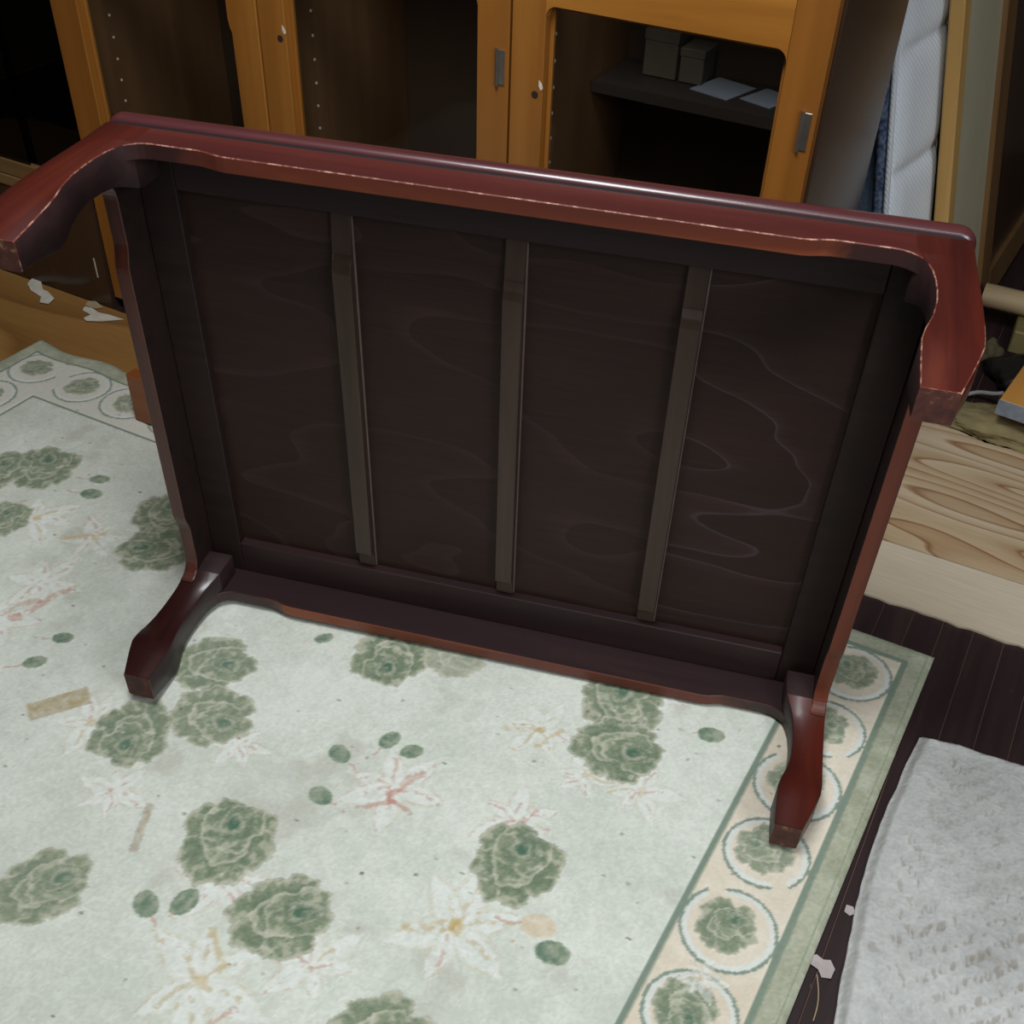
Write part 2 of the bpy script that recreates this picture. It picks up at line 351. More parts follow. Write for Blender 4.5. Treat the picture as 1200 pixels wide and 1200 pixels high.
# ------------------------------------------------------------------ floral rug
RO = np.array([0.584, 0.303]); RW, RL = 1.828, 1.30
AX, AQ = np.array([0.99956, 0.0296]), np.array([0.026, 1.0])        # the carpet lies slightly out of square
RINV = np.linalg.inv(np.stack([AX, AQ], 1))
def to_pq(X, Y):
    dx, dy = X - RO[0], Y - RO[1]
    return RINV[0, 0] * dx + RINV[0, 1] * dy, RINV[1, 0] * dx + RINV[1, 1] * dy
def make_rug():
    st = 0.0023
    p = np.arange(-RW, 0 + 1e-6, st); q = np.arange(-RL, 0 + 1e-6, st)
    Pp, Q = np.meshgrid(p, q)
    A = lambda seed, sc, o=4: fbm(Pp, Q, sc, seed, o)
    n1, n2, n3, nf = A(1, 9), A(2, 60), A(3, 220, 2), A(4, 380, 1)
    # ragged pile lookup: jitter the pattern coordinates a little
    jp = Pp + (A(5, 230, 2) - 0.5) * 0.0026; jq = Q + (A(6, 230, 2) - 0.5) * 0.0026
    H = np.zeros_like(Pp)
    col = np.empty(Pp.shape + (3,))
    def mix(c, a):
        nonlocal col
        a = np.clip(a, 0, 1)[..., None]; col = col * (1 - a) + c * a
    field0, field1 = L3(205, 210, 198), L3(224, 228, 217)
    t = np.clip(0.5 + (n1 - 0.5) * 1.6 + (n2 - 0.5) * 0.9 + (nf - 0.5) * 0.5, 0, 1)[..., None]
    col[:] = field0 * (1 - t) + field1 * t
    mix(L3(186, 184, 170), sst(0.60, 0.78, A(8, 14)) * 0.5)          # soiled patches
    d = np.minimum(np.minimum(-Pp, -Q), Pp + RW)
    bord = sst(0.158, 0.160, 0.318 - d - 0.002) * (d < 0.160)
    bt = np.clip(0.5 + (n2 - 0.5) * 1.2 + (n1 - 0.5) * 1.4, 0, 1)[..., None]
    bcol = L3(220, 209, 188) * (1 - bt) + L3(232, 223, 206) * bt
    right = sst(-0.30, -0.18, Pp)[..., None]                          # the left border is greyer and more faded
    bcol = bcol * right + L3(216, 214, 202) * (1 - right)
    col = np.where((d < 0.160)[..., None], bcol, col)
    green = L3(122, 140, 124); dgreen = L3(84, 112, 96)
    jd = np.minimum(np.minimum(-jp, -jq), jp + RW)
    lw = 0.0022 + 0.0016 * right[..., 0]
    # outer band
    ob = (d < 0.036)
    t = np.clip(0.5 + (A(9, 45) - 0.5) * 1.6 + (nf - 0.5) * 0.5, 0, 1)[..., None]
    band = L3(158, 162, 138) * (1 - t) + L3(186, 188, 168) * t
    col = np.where(ob[..., None], band, col)
    mix(L3(128, 144, 120), (np.abs(d - 0.011) < 0.0012) * 0.6)
    mix(green, sst(lw + 0.0012, lw - 0.0004, np.abs(d - 0.038)) * 0.95)
    mix(green, sst(lw + 0.0012, lw - 0.0004, np.abs(d - 0.160)) * 0.95)
    H -= 0.0008 * (np.abs(jd - 0.160) < 0.004) + 0.0008 * (np.abs(jd - 0.038) < 0.004)
    def W(X, Y): return to_pq(np.float64(X), np.float64(Y))
    def window(c, r):
        i0 = max(0, int((c[0] - r + RW) / st)); i1 = min(len(p), int((c[0] + r + RW) / st) + 2)
        j0 = max(0, int((c[1] - r + RL) / st)); j1 = min(len(q), int((c[1] + r + RL) / st) + 2)
        return (slice(j0, j1), slice(i0, i1)) if i1 > i0 and j1 > j0 else None
    def wmix(s, c, a):
        a = np.clip(a, 0, 1)[..., None]; col[s] = col[s] * (1 - a) + c * a
    mott = A(11, 150, 3); streak = fbm(Pp * 0.5 + Q, Q * 0.5 - Pp, 90, 12, 3)
    def scroll(X, Y, r, rot, span=5.2, white=1.0):
        c = W(X, Y); s = window(c, r + 0.02)
        if s is None: return
        dx, dy = jp[s] - c[0], jq[s] - c[1]; rr = np.hypot(dx, dy)
        th = (np.arctan2(dy, dx) - rot) % (2 * math.pi)
        spiral = r - 0.004 * (th / 6.28)
        m = (th < span)
        inr = (d[s] < 0.157) & (d[s] > 0.040)
        wmix(s, L3(222, 226, 220), sst(0.0046, 0.0030, np.abs(rr - (spiral - 0.0046))) * m * inr * 0.9 * white)
        wmix(s, L3(136, 152, 138), sst(0.0026, 0.0014, np.abs(rr - spiral)) * m * inr)
        H[s] -= 0.0007 * (np.abs(rr - spiral) < 0.004) * m
    white = np.random.RandomState(77).rand(*Pp.shape)
    def rose(X, Y, r, rot, seed, fade=0.0, asp=0.85, core=True, n=7):
        c = W(X, Y); s = window(c, r * 1.5)
        if s is None: return
        rs = np.random.RandomState(seed)
        dx0, dy0 = jp[s] - c[0], jq[s] - c[1]
        cr, sr = math.cos(rot), math.sin(rot)
        dx = (dx0 * cr + dy0 * sr) / r; dy = (-dx0 * sr + dy0 * cr) / (r * asp)
        cA, cB, cC, cD = L3(152, 160, 134), L3(112, 129, 106), L3(202, 200, 182), L3(84, 116, 96)
        mt = mott[s]; sk = streak[s]; wn = white[s]
        cov = np.zeros_like(dx); body = np.zeros(dx.shape + (3,))
        # leaf-like lobes opposite the bloom, side lobes, then the bloom itself on top
        pet = [(0.66 * math.cos(a), 0.66 * math.sin(a), rs.uniform(0.36, 0.46), a) for a in [math.pi + v_ + rs.uniform(-0.15, 0.15) for v_ in (-1.9, -1.15, -0.35, 0.4, 1.15, 1.9)]]
        rs.shuffle(pet); pet.append((-0.10, 0.0, 0.52, math.pi))
        pet += [(0.30 + 0.30 * math.cos(a), 0.30 * math.sin(a), 0.40, a) for a in [rs.uniform(0, 1) + 2 * math.pi * k / 4 for k in range(4)]]
        for (px, py, pr, a) in pet:
            ex, ey = dx - px, dy - py
            an = np.arctan2(ey, ex)
            rr = np.hypot(ex, ey) * (1 + 0.07 * np.sin(5 * an + a * 3) + 0.04 * np.sin(9 * an + a)) / pr
            inside = sst(1.03, 0.98, rr)
            g = np.clip((ex * math.cos(a) + ey * math.sin(a)) / pr * 0.5 + 0.5, 0, 1)     # base to tip of the petal
            tone = np.clip(g * 0.75 + (mt - 0.5) * 1.3 + (sk - 0.5) * 0.9 + (wn - 0.5) * 0.55, 0, 1)[..., None]
            pc = cB * (1 - tone) + cA * tone
            rim = sst(0.78, 0.93, rr) * sst(0.30, 0.62, g + 0.5 * (sk - 0.5))
            lite = np.clip(rim * 0.55 + sst(0.60, 0.78, sk + 0.3 * (g - 0.5)) * 0.5, 0, 0.85)[..., None]
            pc = pc * (1 - lite) + cC * lite
            base = (sst(0.35, 0.10, g) * 0.45)[..., None]
            pc = pc * (1 - base) + cD * base
            body = body * (1 - inside[..., None]) + pc * inside[..., None]
            cov = np.maximum(cov, inside)
        if core:
            kx, ky = dx - 0.34, dy
            th = np.arctan2(ky, kx); rr = np.hypot(kx, ky * 1.15) * (1 + 0.12 * np.sin(3 * th + seed))
            disk = sst(0.40, 0.34, rr)
            sw = 0.5 + 0.5 * np.sin(rr * 26 + th * 1.0 + seed)
            tone = np.clip(sw * 0.55 + (mt - 0.5) * 1.2 + (wn - 0.5) * 0.5 + 0.1, 0, 1)[..., None]
            dc = cB * (1 - tone) + (cA * 0.55 + cC * 0.45) * tone
            kk = (sst(0.20, 0.12, np.hypot(kx + 0.02, ky * 1.3)) * (1 - 0.6 * sst(0.11, 0.07, np.hypot(kx - 0.06, ky * 1.3 + 0.04))))[..., None]
            dc = dc * (1 - kk) + cD * kk
            body = body * (1 - disk[..., None]) + dc * disk[..., None]
            cov = np.maximum(cov, disk)
        body = body * (1 - fade) + L3(200, 200, 182) * fade
        wmix(s, body, cov); H[s] += 0.0007 * cov
    def bud(X, Y, r, rot, seed=0, asp=0.65, peach=False):
        c = W(X, Y); s = window(c, r * 3)
        if s is None: return
        dx0, dy0 = jp[s] - c[0], jq[s] - c[1]; cr, sr = math.cos(rot), math.sin(rot)
        dx = (dx0 * cr + dy0 * sr) / r; dy = (-dx0 * sr + dy0 * cr) / (r * asp)
        rr = np.hypot(dx, dy)
        tone = np.clip(0.5 + (mott[s] - 0.5) * 2 + dx * 0.3, 0, 1)[..., None]
        bc = (L3(108, 132, 112) * (1 - tone) + L3(162, 170, 148) * tone) if not peach else (L3(212, 198, 170) * (1 - tone) + L3(222, 212, 192) * tone)
        wmix(s, bc, sst(1.05, 0.92, rr)); H[s] += 0.0005 * (rr < 1)
        stem = sst(0.16, 0.06, np.abs(dy + 0.15 * np.sin(dx * 3))) * (dx < -0.9) * (dx > -2.4) * (streak[s] > 0.45)
        wmix(s, L3(196, 150, 132), stem * 0.7)
    def lily(X, Y, r, rot, seed, yellow=1.0, pink=0.5, n=6):
        c = W(X, Y); s = window(c, r * 1.6)
        if s is None: return
        rs = np.random.RandomState(seed)
        dx, dy = jp[s] - c[0], jq[s] - c[1]
        for k in range(n):
            a = rot + 2 * math.pi * k / n + rs.uniform(-0.25, 0.25); ln = r * rs.uniform(0.75, 1.15)
            u = (dx * math.cos(a) + dy * math.sin(a)) / ln; v = (-dx * math.sin(a) + dy * math.cos(a)) / ln
            wdt = 0.24 * np.sin(np.clip(u, 0, 1) ** 0.8 * math.pi) + 0.001
            ins = sst(1.05, 0.85, np.abs(v) / wdt) * (u > 0) * (u < 1)
            wmix(s, L3(232, 236, 230), ins * (0.40 + 0.3 * (streak[s] > 0.5)))
            edge = sst(0.25, 0.08, np.abs(np.abs(v) / wdt - 0.95)) * (u > 0.05) * (u < 1)
            wmix(s, L3(206, 204, 184), edge * 0.35)
            kind = rs.rand()
            cc = L3(190, 164, 104) if kind < yellow / (yellow + pink + 1e-6) else L3(192, 132, 112)
            strk = sst(0.055, 0.02, np.abs(v - 0.06 * np.sin(u * 6 + k))) * (u > 0.02) * (u < rs.uniform(0.45, 0.95)) * sst(0.40, 0.55, mott[s])
            wmix(s, cc, strk * 0.5)
            strk = sst(0.03, 0.01, np.abs(np.abs(v) - wdt * 0.8)) * (u > 0.3) * (u < 0.95) * sst(0.45, 0.6, mott[s])
            wmix(s, cc, strk * 0.32)
        wmix(s, L3(196, 170, 100), sst(0.14, 0.05, np.hypot(dx, dy) / r) * yellow * 0.55)
    def leafstroke(X, Y, ln, rot, colr, wd=0.10, a0=0.5):
        c = W(X, Y); s = window(c, ln * 1.1)
        if s is None: return
        dx, dy = jp[s] - c[0], jq[s] - c[1]
        u = (dx * math.cos(rot) + dy * math.sin(rot)) / ln; v = (-dx * math.sin(rot) + dy * math.cos(rot)) / ln
        wmix(s, colr, sst(wd, wd * 0.4, np.abs(v - 0.12 * np.sin(u * 4))) * (u > -0.5) * (u < 0.5) * sst(0.32, 0.5, mott[s]) * a0)
    # border medallions: right side, then the far side
    def at_pq(p_, q_): return RO[0] + p_ * AX[0] + q_ * AQ[0], RO[1] + p_ * AX[1] + q_ * AQ[1]
    sc = []
    for k, q_ in enumerate([-0.098, -0.222, -0.337, -0.457, -0.578, -0.697, -0.815, -0.935, -1.055]):
        X, Y = at_pq(-0.0985, q_); sc.append((X, Y, 0.0575 if k % 2 == 0 else 0.054, 2.4 if k % 2 == 0 else -0.7))
    for k, (X, Y, r, ro) in enumerate(sc): scroll(X, Y, r, ro, 5.9)
    fr = [(-1.156, 0.168), (-1.030, 0.166), (-0.915, 0.172), (-0.795, 0.176), (-0.675, 0.180), (-0.555, 0.184), (-0.435, 0.188), (-0.315, 0.191), (-0.195, 0.195), (-0.075, 0.199), (0.045, 0.203), (0.165, 0.207), (0.285, 0.211), (0.395, 0.214)]
    for k, (X, Y) in enumerate(fr): scroll(X, Y, 0.056 if k % 2 == 0 else 0.054, (3.8 if k % 2 else 0.8), 5.4, 0.5)
    for k in range(6): scroll(-1.165, 0.05 - 0.118 * k, 0.055, (0.8 if k % 2 else -2.2), 5.0, 0.5)
    for k, (X, Y, r, ro) in enumerate(sc):
        rose(X - 0.004, Y + 0.004, 0.037, ro + 1.2 * k, 40 + k, 0.18 if k < 4 else 0.05, 0.95, True, 6)
    for k, (X, Y) in enumerate(fr): rose(X, Y, 0.034, 0.9 * k, 70 + k, 0.2, 0.85, True, 6)
    for k in range(6): rose(-1.165, 0.05 - 0.118 * k, 0.033, 1.1 * k, 90 + k, 0.2, 0.9, True, 6)
    # lilies and pale leaves under the roses
    for k, (X, Y, r, ro, ye, pi_) in enumerate([(-0.677, -0.150, .060, .4, 1, .2), (-0.800, -0.160, .070, 1.2, 1, .3), (0.139, -0.127, .060, .2, 1, .4), (-0.022, -0.638, .085, .9, 1, .5),
            (0.192, -0.440, .085, .5, 1, .1), (0.020, -0.310, .075, 1.0, .05, 1), (-0.670, -0.270, .075, .3, .05, 1), (0.180, -0.275, .065, .8, .05, 1), (-0.400, -0.430, .060, .5, .8, .3),
            (0.300, -0.150, .055, 1.4, .5, .4), (0.225, -0.165, .050, 4.4, .6, .2), (-0.080, -0.530, .065, .3, .2, 1), (0.075, -0.560, .06, 1.3, .1, 1), (-0.29, -0.50, .05, .2, .1, .8),
            (-0.66, -0.36, .06, 1.3, .1, 1), (-0.20, -0.36, .05, .4, .1, .8), (-0.95, -0.16, .06, .2, .7, .5), (0.465, -0.352, .03, .4, .5, .3), (0.26, 0.02, .04, .8, .4, .6)]):
        lily(X, Y, r, ro, 200 + k, ye, pi_)
    for (X, Y, ln, ro, rr, gg, bb) in [(-0.635, -0.30, .10, 1.0, 190, 128, 108), (-0.665, -0.335, .09, .8, 192, 150, 128), (0.028, -0.30, .06, .9, 190, 120, 102), (0.035, -0.33, .05, -.5, 190, 120, 102), (0.012, -0.345, .05, .4, 190, 120, 102),
            (0.19, -0.27, .05, 1.1, 194, 128, 112), (0.205, -0.275, .04, .3, 194, 128, 112), (0.02, -0.67, .06, .9, 190, 120, 104), (-0.03, -0.60, .06, 2.2, 196, 176, 120), (0.115, -0.14, .06, .1, 196, 170, 110),
            (0.155, -0.135, .05, .9, 196, 168, 104), (0.165, -0.45, .07, .35, 196, 172, 116), (0.19, -0.43, .05, .8, 190, 160, 84), (-0.70, -0.155, .07, .4, 196, 166, 96), (-0.86, -0.16, .05, .9, 190, 140, 120)]:
        leafstroke(X, Y, ln, ro, L3(rr, gg, bb))
    # roses of the field
    up, rt, dn, lf = 1.97, 0.37, -1.17, 3.5
    R = [(-0.897, -0.054, .066, up, .05), (-0.626, -0.040, .058, up, .1), (-0.578, -0.118, .066, lf, .05), (-0.328, -0.262, .062, rt, .1), (-0.262, -0.340, .060, rt - .4, .12), (-0.338, -0.420, .060, dn, .05),
         (-0.118, -0.478, .066, up, .0), (0.008, -0.528, .062, rt + .3, .0), (-0.262, -0.640, .058, rt + .7, .12), (-0.116, -0.122, .062, dn, .0), (-0.030, -0.072, .046, rt, .45), (0.214, -0.024, .066, up, .05),
         (0.246, -0.104, .062, rt - .2, .0), (0.210, -0.326, .062, up - .3, .0), (-0.845, -0.190, .05, 2., .1), (-0.955, -0.100, .055, 2., .1), (0.190, -0.590, .06, .6, .05), (-0.42, -0.80, .06, 1., .05), (-0.75, -0.50, .06, 2., .05), (-0.62, -0.62, .06, 4., .05)]
    for k, (X, Y, r, ro, fd) in enumerate(R): rose(X, Y, r, ro, 300 + k, fd)
    for k, (X, Y, r, ro, pe) in enumerate([(-0.788, -0.031, .017, .4, 0), (-0.770, -0.068, .019, .3, 0), (-0.553, -0.337, .016, .5, 0), (-0.551, -0.392, .017, .8, 0), (-0.141, -0.598, .020, 2.6, 0), (-0.104, -0.573, .020, 1.5, 0),
            (-0.076, -0.303, .018, 2.8, 0), (-0.031, -0.249, .017, 1.4, 0), (0.005, -0.250, .016, .7, 0), (-0.057, -0.370, .018, 3.0, 0), (0.345, -0.016, .019, .3, 0), (0.304, -0.410, .021, .2, 0), (0.274, -0.389, .022, .3, 1), (-0.223, -0.140, .014, .8, 0)]):
        bud(X, Y, r, ro, k, 0.72, bool(pe))
    # tape-like stain, brown streak, dirt specks
    def stain(X, Y, a, b, ro, c_, al):
        c = W(X, Y); s = window(c, max(a, b) * 1.3)
        if s is None: return
        dx, dy = jp[s] - c[0], jq[s] - c[1]
        u = dx * math.cos(ro) + dy * math.sin(ro); v = -dx * math.sin(ro) + dy * math.cos(ro)
        wmix(s, c_, sst(1.06, 0.94, np.abs(u) / a) * sst(1.06, 0.94, np.abs(v) / b) * al * (0.6 + 0.8 * (mott[s] - 0.3)))
    stain(-0.462, -0.430, .040, .017, .95, L3(176, 158, 118), .95)
    stain(-0.221, -0.522, .036, .0055, 2.05, L3(168, 152, 128), .8)
    rs = np.random.RandomState(5)
    for k in range(220):
        X, Y = rs.uniform(-1.0, 0.5), rs.uniform(-0.75, 0.2)
        c = W(X, Y); r = rs.uniform(0.0018, 0.0034); s = window(c, 0.01)
        if s is None: continue
        wmix(s, L3(96, 88, 80), sst(1.2, 0.7, np.hypot(Pp[s] - c[0], (Q[s] - c[1]) * rs.uniform(1, 2.4)) / r) * rs.uniform(0.25, 0.8))
    col *= (0.94 + 0.12 * nf)[..., None]
    de = np.minimum(np.minimum(-Pp, -Q), np.minimum(Pp + RW, Q + RL))
    Z = 0.0105 + H + (nf - 0.5) * 0.0007 + (n1 - 0.5) * 0.001 - 0.0062 * (1 - sst(0, 0.010, de))
    # the far edge is a little wavy
    wob = 0.006 * np.sin(Pp * 34 + 1.0) * sst(-0.10, 0.0, Q) * sst(-1.25, -1.45, Pp)
    Qw = Q + wob
    PX = RO[0] + Pp * AX[0] + Qw * AQ[0]; PY = RO[1] + Pp * AX[1] + Qw * AQ[1]
    o = grid_mesh('rug', PX, PY, Z, np.clip(col, 0, 1), vcol('rug_pile'), 0.0026)
    tag(o, 'cream floral carpet with green roses and a scrolled beige border under the table', 'rug')
make_rug()

# ------------------------------------------------------------------ woven mat
def make_mat():
    st = 0.0024
    x = np.concatenate([np.arange(0.592, 0.84, 0.0016), np.arange(0.84, 1.1801, 0.006)]); y = np.concatenate([np.arange(-0.85, -0.42, 0.006), np.arange(-0.42, 0.1461, 0.0016)])
    X, Y = np.meshgrid(x, y)
    a = fbm(X, Y, 12, 21, 4); b = fbm(X, Y, 90, 22, 3); f = fbm(X, Y, 330, 23, 1)
    t = np.clip(0.5 + (a - 0.5) * 1.2 + (b - 0.5) * 0.7 + (f - 0.5) * 0.5, 0, 1)[..., None]
    col = L3(174, 175, 172) * (1 - t) + L3(202, 203, 200) * t
    # brown weave flecks in zigzag diagonal rows
    zig = np.abs(((X - 0.66) / 0.19) % 2 - 1) * 0.19
    row = np.sin((Y + zig + (fbm(X, Y, 25, 29, 2) - 0.5) * 0.02) * 2 * math.pi / 0.034)
    dash = fbm(X + 0.10 * Y, Y * 0.24, 420, 24, 1)
    m = sst(-0.2, 0.6, row) * sst(0.54, 0.66, dash) * (0.35 + 0.65 * sst(0.36, 0.56, fbm(X, Y, 10, 25, 3)))
    edge = np.minimum(np.minimum(X - 0.592, 0.146 - Y), np.minimum(1.18 - X, Y + 0.85))
    m = m * sst(0.02, 0.045, edge)
    col = col * (1 - 0.45 * m[..., None]) + L3(132, 116, 96) * 0.45 * m[..., None]
    sp = sst(0.76, 0.84, fbm(X, Y, 34, 26, 3))[..., None] * 0.4
    col = col * (1 - sp) + L3(140, 132, 120) * sp
    Z = 0.013 + (b - 0.5) * 0.0014 + (f - 0.5) * 0.0012 - 0.0012 * m - 0.009 * (1 - sst(0, 0.014, edge)) + 0.0016 * np.exp(-((edge - 0.014) / 0.006) ** 2)
    # the left edge bows, corner rounded, whole mat slightly skewed
    s = np.clip((0.146 - Y) / 0.5, 0, 2)
    X2 = X + (0.012 * np.sin(s * 4.2 + 2.6) + 0.018 * s) * sst(0.35, 0.0, X - 0.592) + 0.003 * (fbm(Y * 0 + 3.1, Y, 30, 27, 2) - 0.5)
    Y2 = Y + 0.10 * (X - 0.592) - 0.010 * np.exp(-(X - 0.592) / 0.012) * sst(0.05, 0, 0.146 - Y) + 0.006 * (fbm(X, X * 0 + 1.7, 34, 28, 2) - 0.5) * sst(0.2, 0, 0.146 - Y)
    o = grid_mesh('floor_mat', X2, Y2, Z, col, vcol('mat_weave', bump=0.4, bscale=700), 0.0008)
    tag(o, 'greyish white shaggy mat with brown zigzag flecks on the dark floorboards', 'mat')
make_mat()

# ------------------------------------------------------------------ low table lying on its long side
# local axes: x along the length, y up (the table's width), z = towards the feet
TM = Matrix(((0.96627305, 0.01380255, 0.25714954, 0), (0.25744533, -0.0277791, -0.96589348, 0), (-0.00618841, 0.99951879, -0.03039559, 0), (0, 0, 0, 1)))
TZ = 0.3807305
YB = 0.372
table = empty('low_table', Matrix.Translation(TM.to_3x3() @ Vector((0, -YB, 0)) + Vector((0, 0, TZ))) @ TM)
tag(table, 'dark red lacquered low table turned on its side, underside and legs facing out', 'table')
A_, B_, TH, D_, H1, Q_ = 0.4752, 0.360, 0.019, 0.0685, 0.0134, 0.0224
a_, b_ = 0.4073, 0.2832
def tob(name, bm, mats, smooth=False):
    for v in bm.verts: v.co.y += YB
    return obj(name, bm, mats, table, smooth)
# table top slab (its hidden upper side at the back) with a rounded overhanging edge
def ring(hx, hy, rad, n=6):
    pts = []
    for cx, cy, a0 in ((hx - rad, hy - rad, 0), (-hx + rad, hy - rad, 90), (-hx + rad, -hy + rad, 180), (hx - rad, -hy + rad, 270)):
        for i in range(n + 1):
            t = math.radians(a0 + 90 * i / n); pts.append((cx + rad * math.cos(t), cy + rad * math.sin(t)))
    return pts
bm = bmesh.new()
prof = [(-0.010, Q_ - 0.0005), (-0.0040, Q_ - 0.0006), (-0.0040, Q_ - 0.0042), (0.0020, Q_ - 0.0046), (0.0052, Q_ - 0.0070), (0.0072, Q_ - 0.0115), (0.0076, Q_ - 0.0165), (0.0066, Q_ - 0.022), (0.0045, Q_ - 0.027), (0.0010, Q_ - 0.031), (-0.004, Q_ - 0.033)]
rings = []
for off, z in prof:
    rings.append([bm.verts.new((x_, y_, z)) for x_, y_ in ring(A_ - 0.001 + off, B_ - 0.001 + off, 0.012 + max(0, off))])
for ri, (r1, r2) in enumerate(zip(rings, rings[1:])):
    for i in range(len(r1)):
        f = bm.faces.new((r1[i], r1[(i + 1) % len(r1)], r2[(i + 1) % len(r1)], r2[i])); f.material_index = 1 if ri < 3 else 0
bm.faces.new(rings[-1])
inner = [bm.verts.new((x_, y_, Q_ - 0.0002)) for x_, y_ in ring(A_ - 0.018, B_ - 0.018, 0.004)]
r0 = rings[0]
for i in range(len(r0)): bm.faces.new((r0[i], r0[(i + 1) % len(r0)], inner[(i + 1) % len(r0)], inner[i]))
mid = [bm.verts.new((x_, y_, 0.0 - 0.002)) for x_, y_ in ring(A_ - 0.018, B_ - 0.018, 0.004)]
for i in range(len(r0)): bm.faces.new((inner[i], inner[(i + 1) % len(r0)], mid[(i + 1) % len(r0)], mid[i]))
bm.faces.new(mid)
M_groove_shade = plain('dark_groove', lin(30, 17, 20), 0.8)  # shade of the groove put into its colour
tp = tob('tabletop', bm, [M_edge_lacquer, M_groove_shade], True)
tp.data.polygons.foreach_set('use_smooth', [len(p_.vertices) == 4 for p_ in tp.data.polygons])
# recessed panels of the underside: four, between the battens
bx = [-0.1921, 0.0187, 0.2258]; bw = 0.026
def panel_mat(name, line):
    N = NT(name)
    v = coords(N, (0.30, 1.0, 1), (0, 0, 0.06), rand=False)
    c = contour(N, v, 3.6, 13, 2.5, 0.42)
    r = ramp_node(N, c, [(0.0, lin(47, 32, 28)), (0.80, lin(50, 34, 30)), (0.95, lin(56, 40, 37)), (0.985, line), (1.0, lin(47, 32, 28))])
    f = noise(N, v, 13, 5, 0.7)
    r2 = ramp_node(N, f, [(0.3, (0.84, 0.82, 0.82, 1)), (0.7, (1.12, 1.05, 1.02, 1))])
    fi = noise(N, coords(N, (0.04, 1, 1), (0, 0, 0.05)), 230, 2)
    r3 = ramp_node(N, fi, [(0.3, (0.86, 0.86, 0.86, 1)), (0.7, (1.1, 1.1, 1.1, 1))])
    mx = N.n('ShaderNodeMix', data_type='RGBA', blend_type='MULTIPLY'); mx.inputs['Factor'].default_value = 1.0
    N.l(r.outputs['Color'], mx.inputs[6]); N.l(r2.outputs['Color'], mx.inputs[7])
    m2 = N.n('ShaderNodeMix', data_type='RGBA', blend_type='MULTIPLY'); m2.inputs['Factor'].default_value = 1.0
    N.l(mx.outputs[2], m2.inputs[6]); N.l(r3.outputs['Color'], m2.inputs[7]); N.l(m2.outputs[2], N.b.inputs['Base Color'])
    bp = N.n('ShaderNodeBump'); bp.inputs['Strength'].default_value = 0.10; bp.inputs['Distance'].default_value = 0.001
    N.l(fi, bp.inputs['Height']); N.l(bp.outputs['Normal'], N.b.inputs['Normal'])
    N.set(Roughness=0.52, Specular_IOR_Level=0.2); return N.m
M_panel = panel_mat('swirled_veneer', lin(72, 58, 62)); M_panel_quiet = panel_mat('plain_veneer', lin(59, 43, 41))
edges = [-a_ - 0.004] + bx + [a_ + 0.004]
for i in range(4):
    bm = bmesh.new(); add_box(bm, (edges[i] - (bw if i else 0), -b_ - 0.004, -0.0018), (edges[i + 1] - (bw if i < 3 else 0) + (bw * 0.0), b_ + 0.004, 0.0003 * (i % 2)), 0)
    tob('panel', bm, M_panel if i == 3 else M_panel_quiet)
# border frame of the underside
g = 0.0006
for nm, p0, p1, mt in (('frame_rail', (-a_ - 0.0, b_, -0.0015), (a_, B_ - TH - g, H1), M_under_n), ('frame_rail', (-a_, -B_ + TH + g, -0.0015), (a_, -b_, H1), M_under_n),
                       ('frame_stile', (-A_ + TH + g, -B_ + TH + g, -0.0015), (-a_ - g, B_ - TH - g, H1), M_under), ('frame_stile', (a_ + g, -B_ + TH + g, -0.0015), (A_ - TH - g, B_ - TH - g, H1), M_under)):
    bm = bmesh.new(); add_box(bm, p0, p1, 0.0012); tob(nm, bm, mt)
# battens, thick in the middle and scarfed off at both ends
for x_ in bx:
    bm = bmesh.new()
    y0, y1 = -b_ + 0.001, b_ - 0.001
    t0, t1 = 0.006, 0.017
    poly = [(y0, 0.0004), (y0, t0), (y0 + 0.028, t0), (y0 + 0.031, t1), (y1 - 0.074, t1), (y1 - 0.064, t1 - 0.003), (y1 - 0.054, t0 + 0.001), (y1, t0), (y1, 0.0004)]
    prism(bm, poly, 0, x_ - bw, x_ - 0.0015)
    bmesh.ops.bevel(bm, geom=[e for e in bm.edges], offset=0.0009, segments=1, affect='EDGES')
    tob('batten', bm, M_batten)
    bm = bmesh.new(); add_box(bm, (x_ - 0.0015, y0, 0.0003), (x_, y1, 0.0025)); tob('glue_line', bm, plain('pale_glue_line', lin(104, 92, 88), 0.6) if x_ == bx[0] else bpy.data.materials['pale_glue_line'])
# aprons with scalloped rim and curved brackets into the legs
LEG = [  # n, inset of the outer side (x, y), depth of the inner side; shared by all four legs
    (0.0140, 0.0000, 0.000, 0.0560), (0.0500, 0.0000, 0.000, 0.0556), (0.0640, 0.0000, 0.000, 0.0540), (0.0740, 0.0000, 0.000, 0.0495), (0.0840, 0.0000, 0.000, 0.0452), (0.0960, -0.0003, 0.000, 0.0418), (0.1150, -0.0008, 0.000, 0.0396), (0.1340, -0.001, 0.000, 0.0390),
    (0.1550, -0.001, 0.0000, 0.0400), (0.1800, -0.0008, 0.0000, 0.0445), (0.2000, 0.0000, 0.0002, 0.0510), (0.2170, 0.0016, 0.0005, 0.0548), (0.2350, 0.0070, 0.0030, 0.0552), (0.2550, 0.0140, 0.0060, 0.0552), (0.2760, 0.0215, 0.0092, 0.0550)]
def rim_n(u, half):
    """height of the apron rim at distance u from the middle; half = where the leg's inner side begins"""
    step0 = half - 0.110
    n = D_ - 0.0075 * (0 if u < step0 else 1 if u > step0 + 0.035 else (1 - math.cos(math.pi * (u - step0) / 0.035)) / 2)
    return n
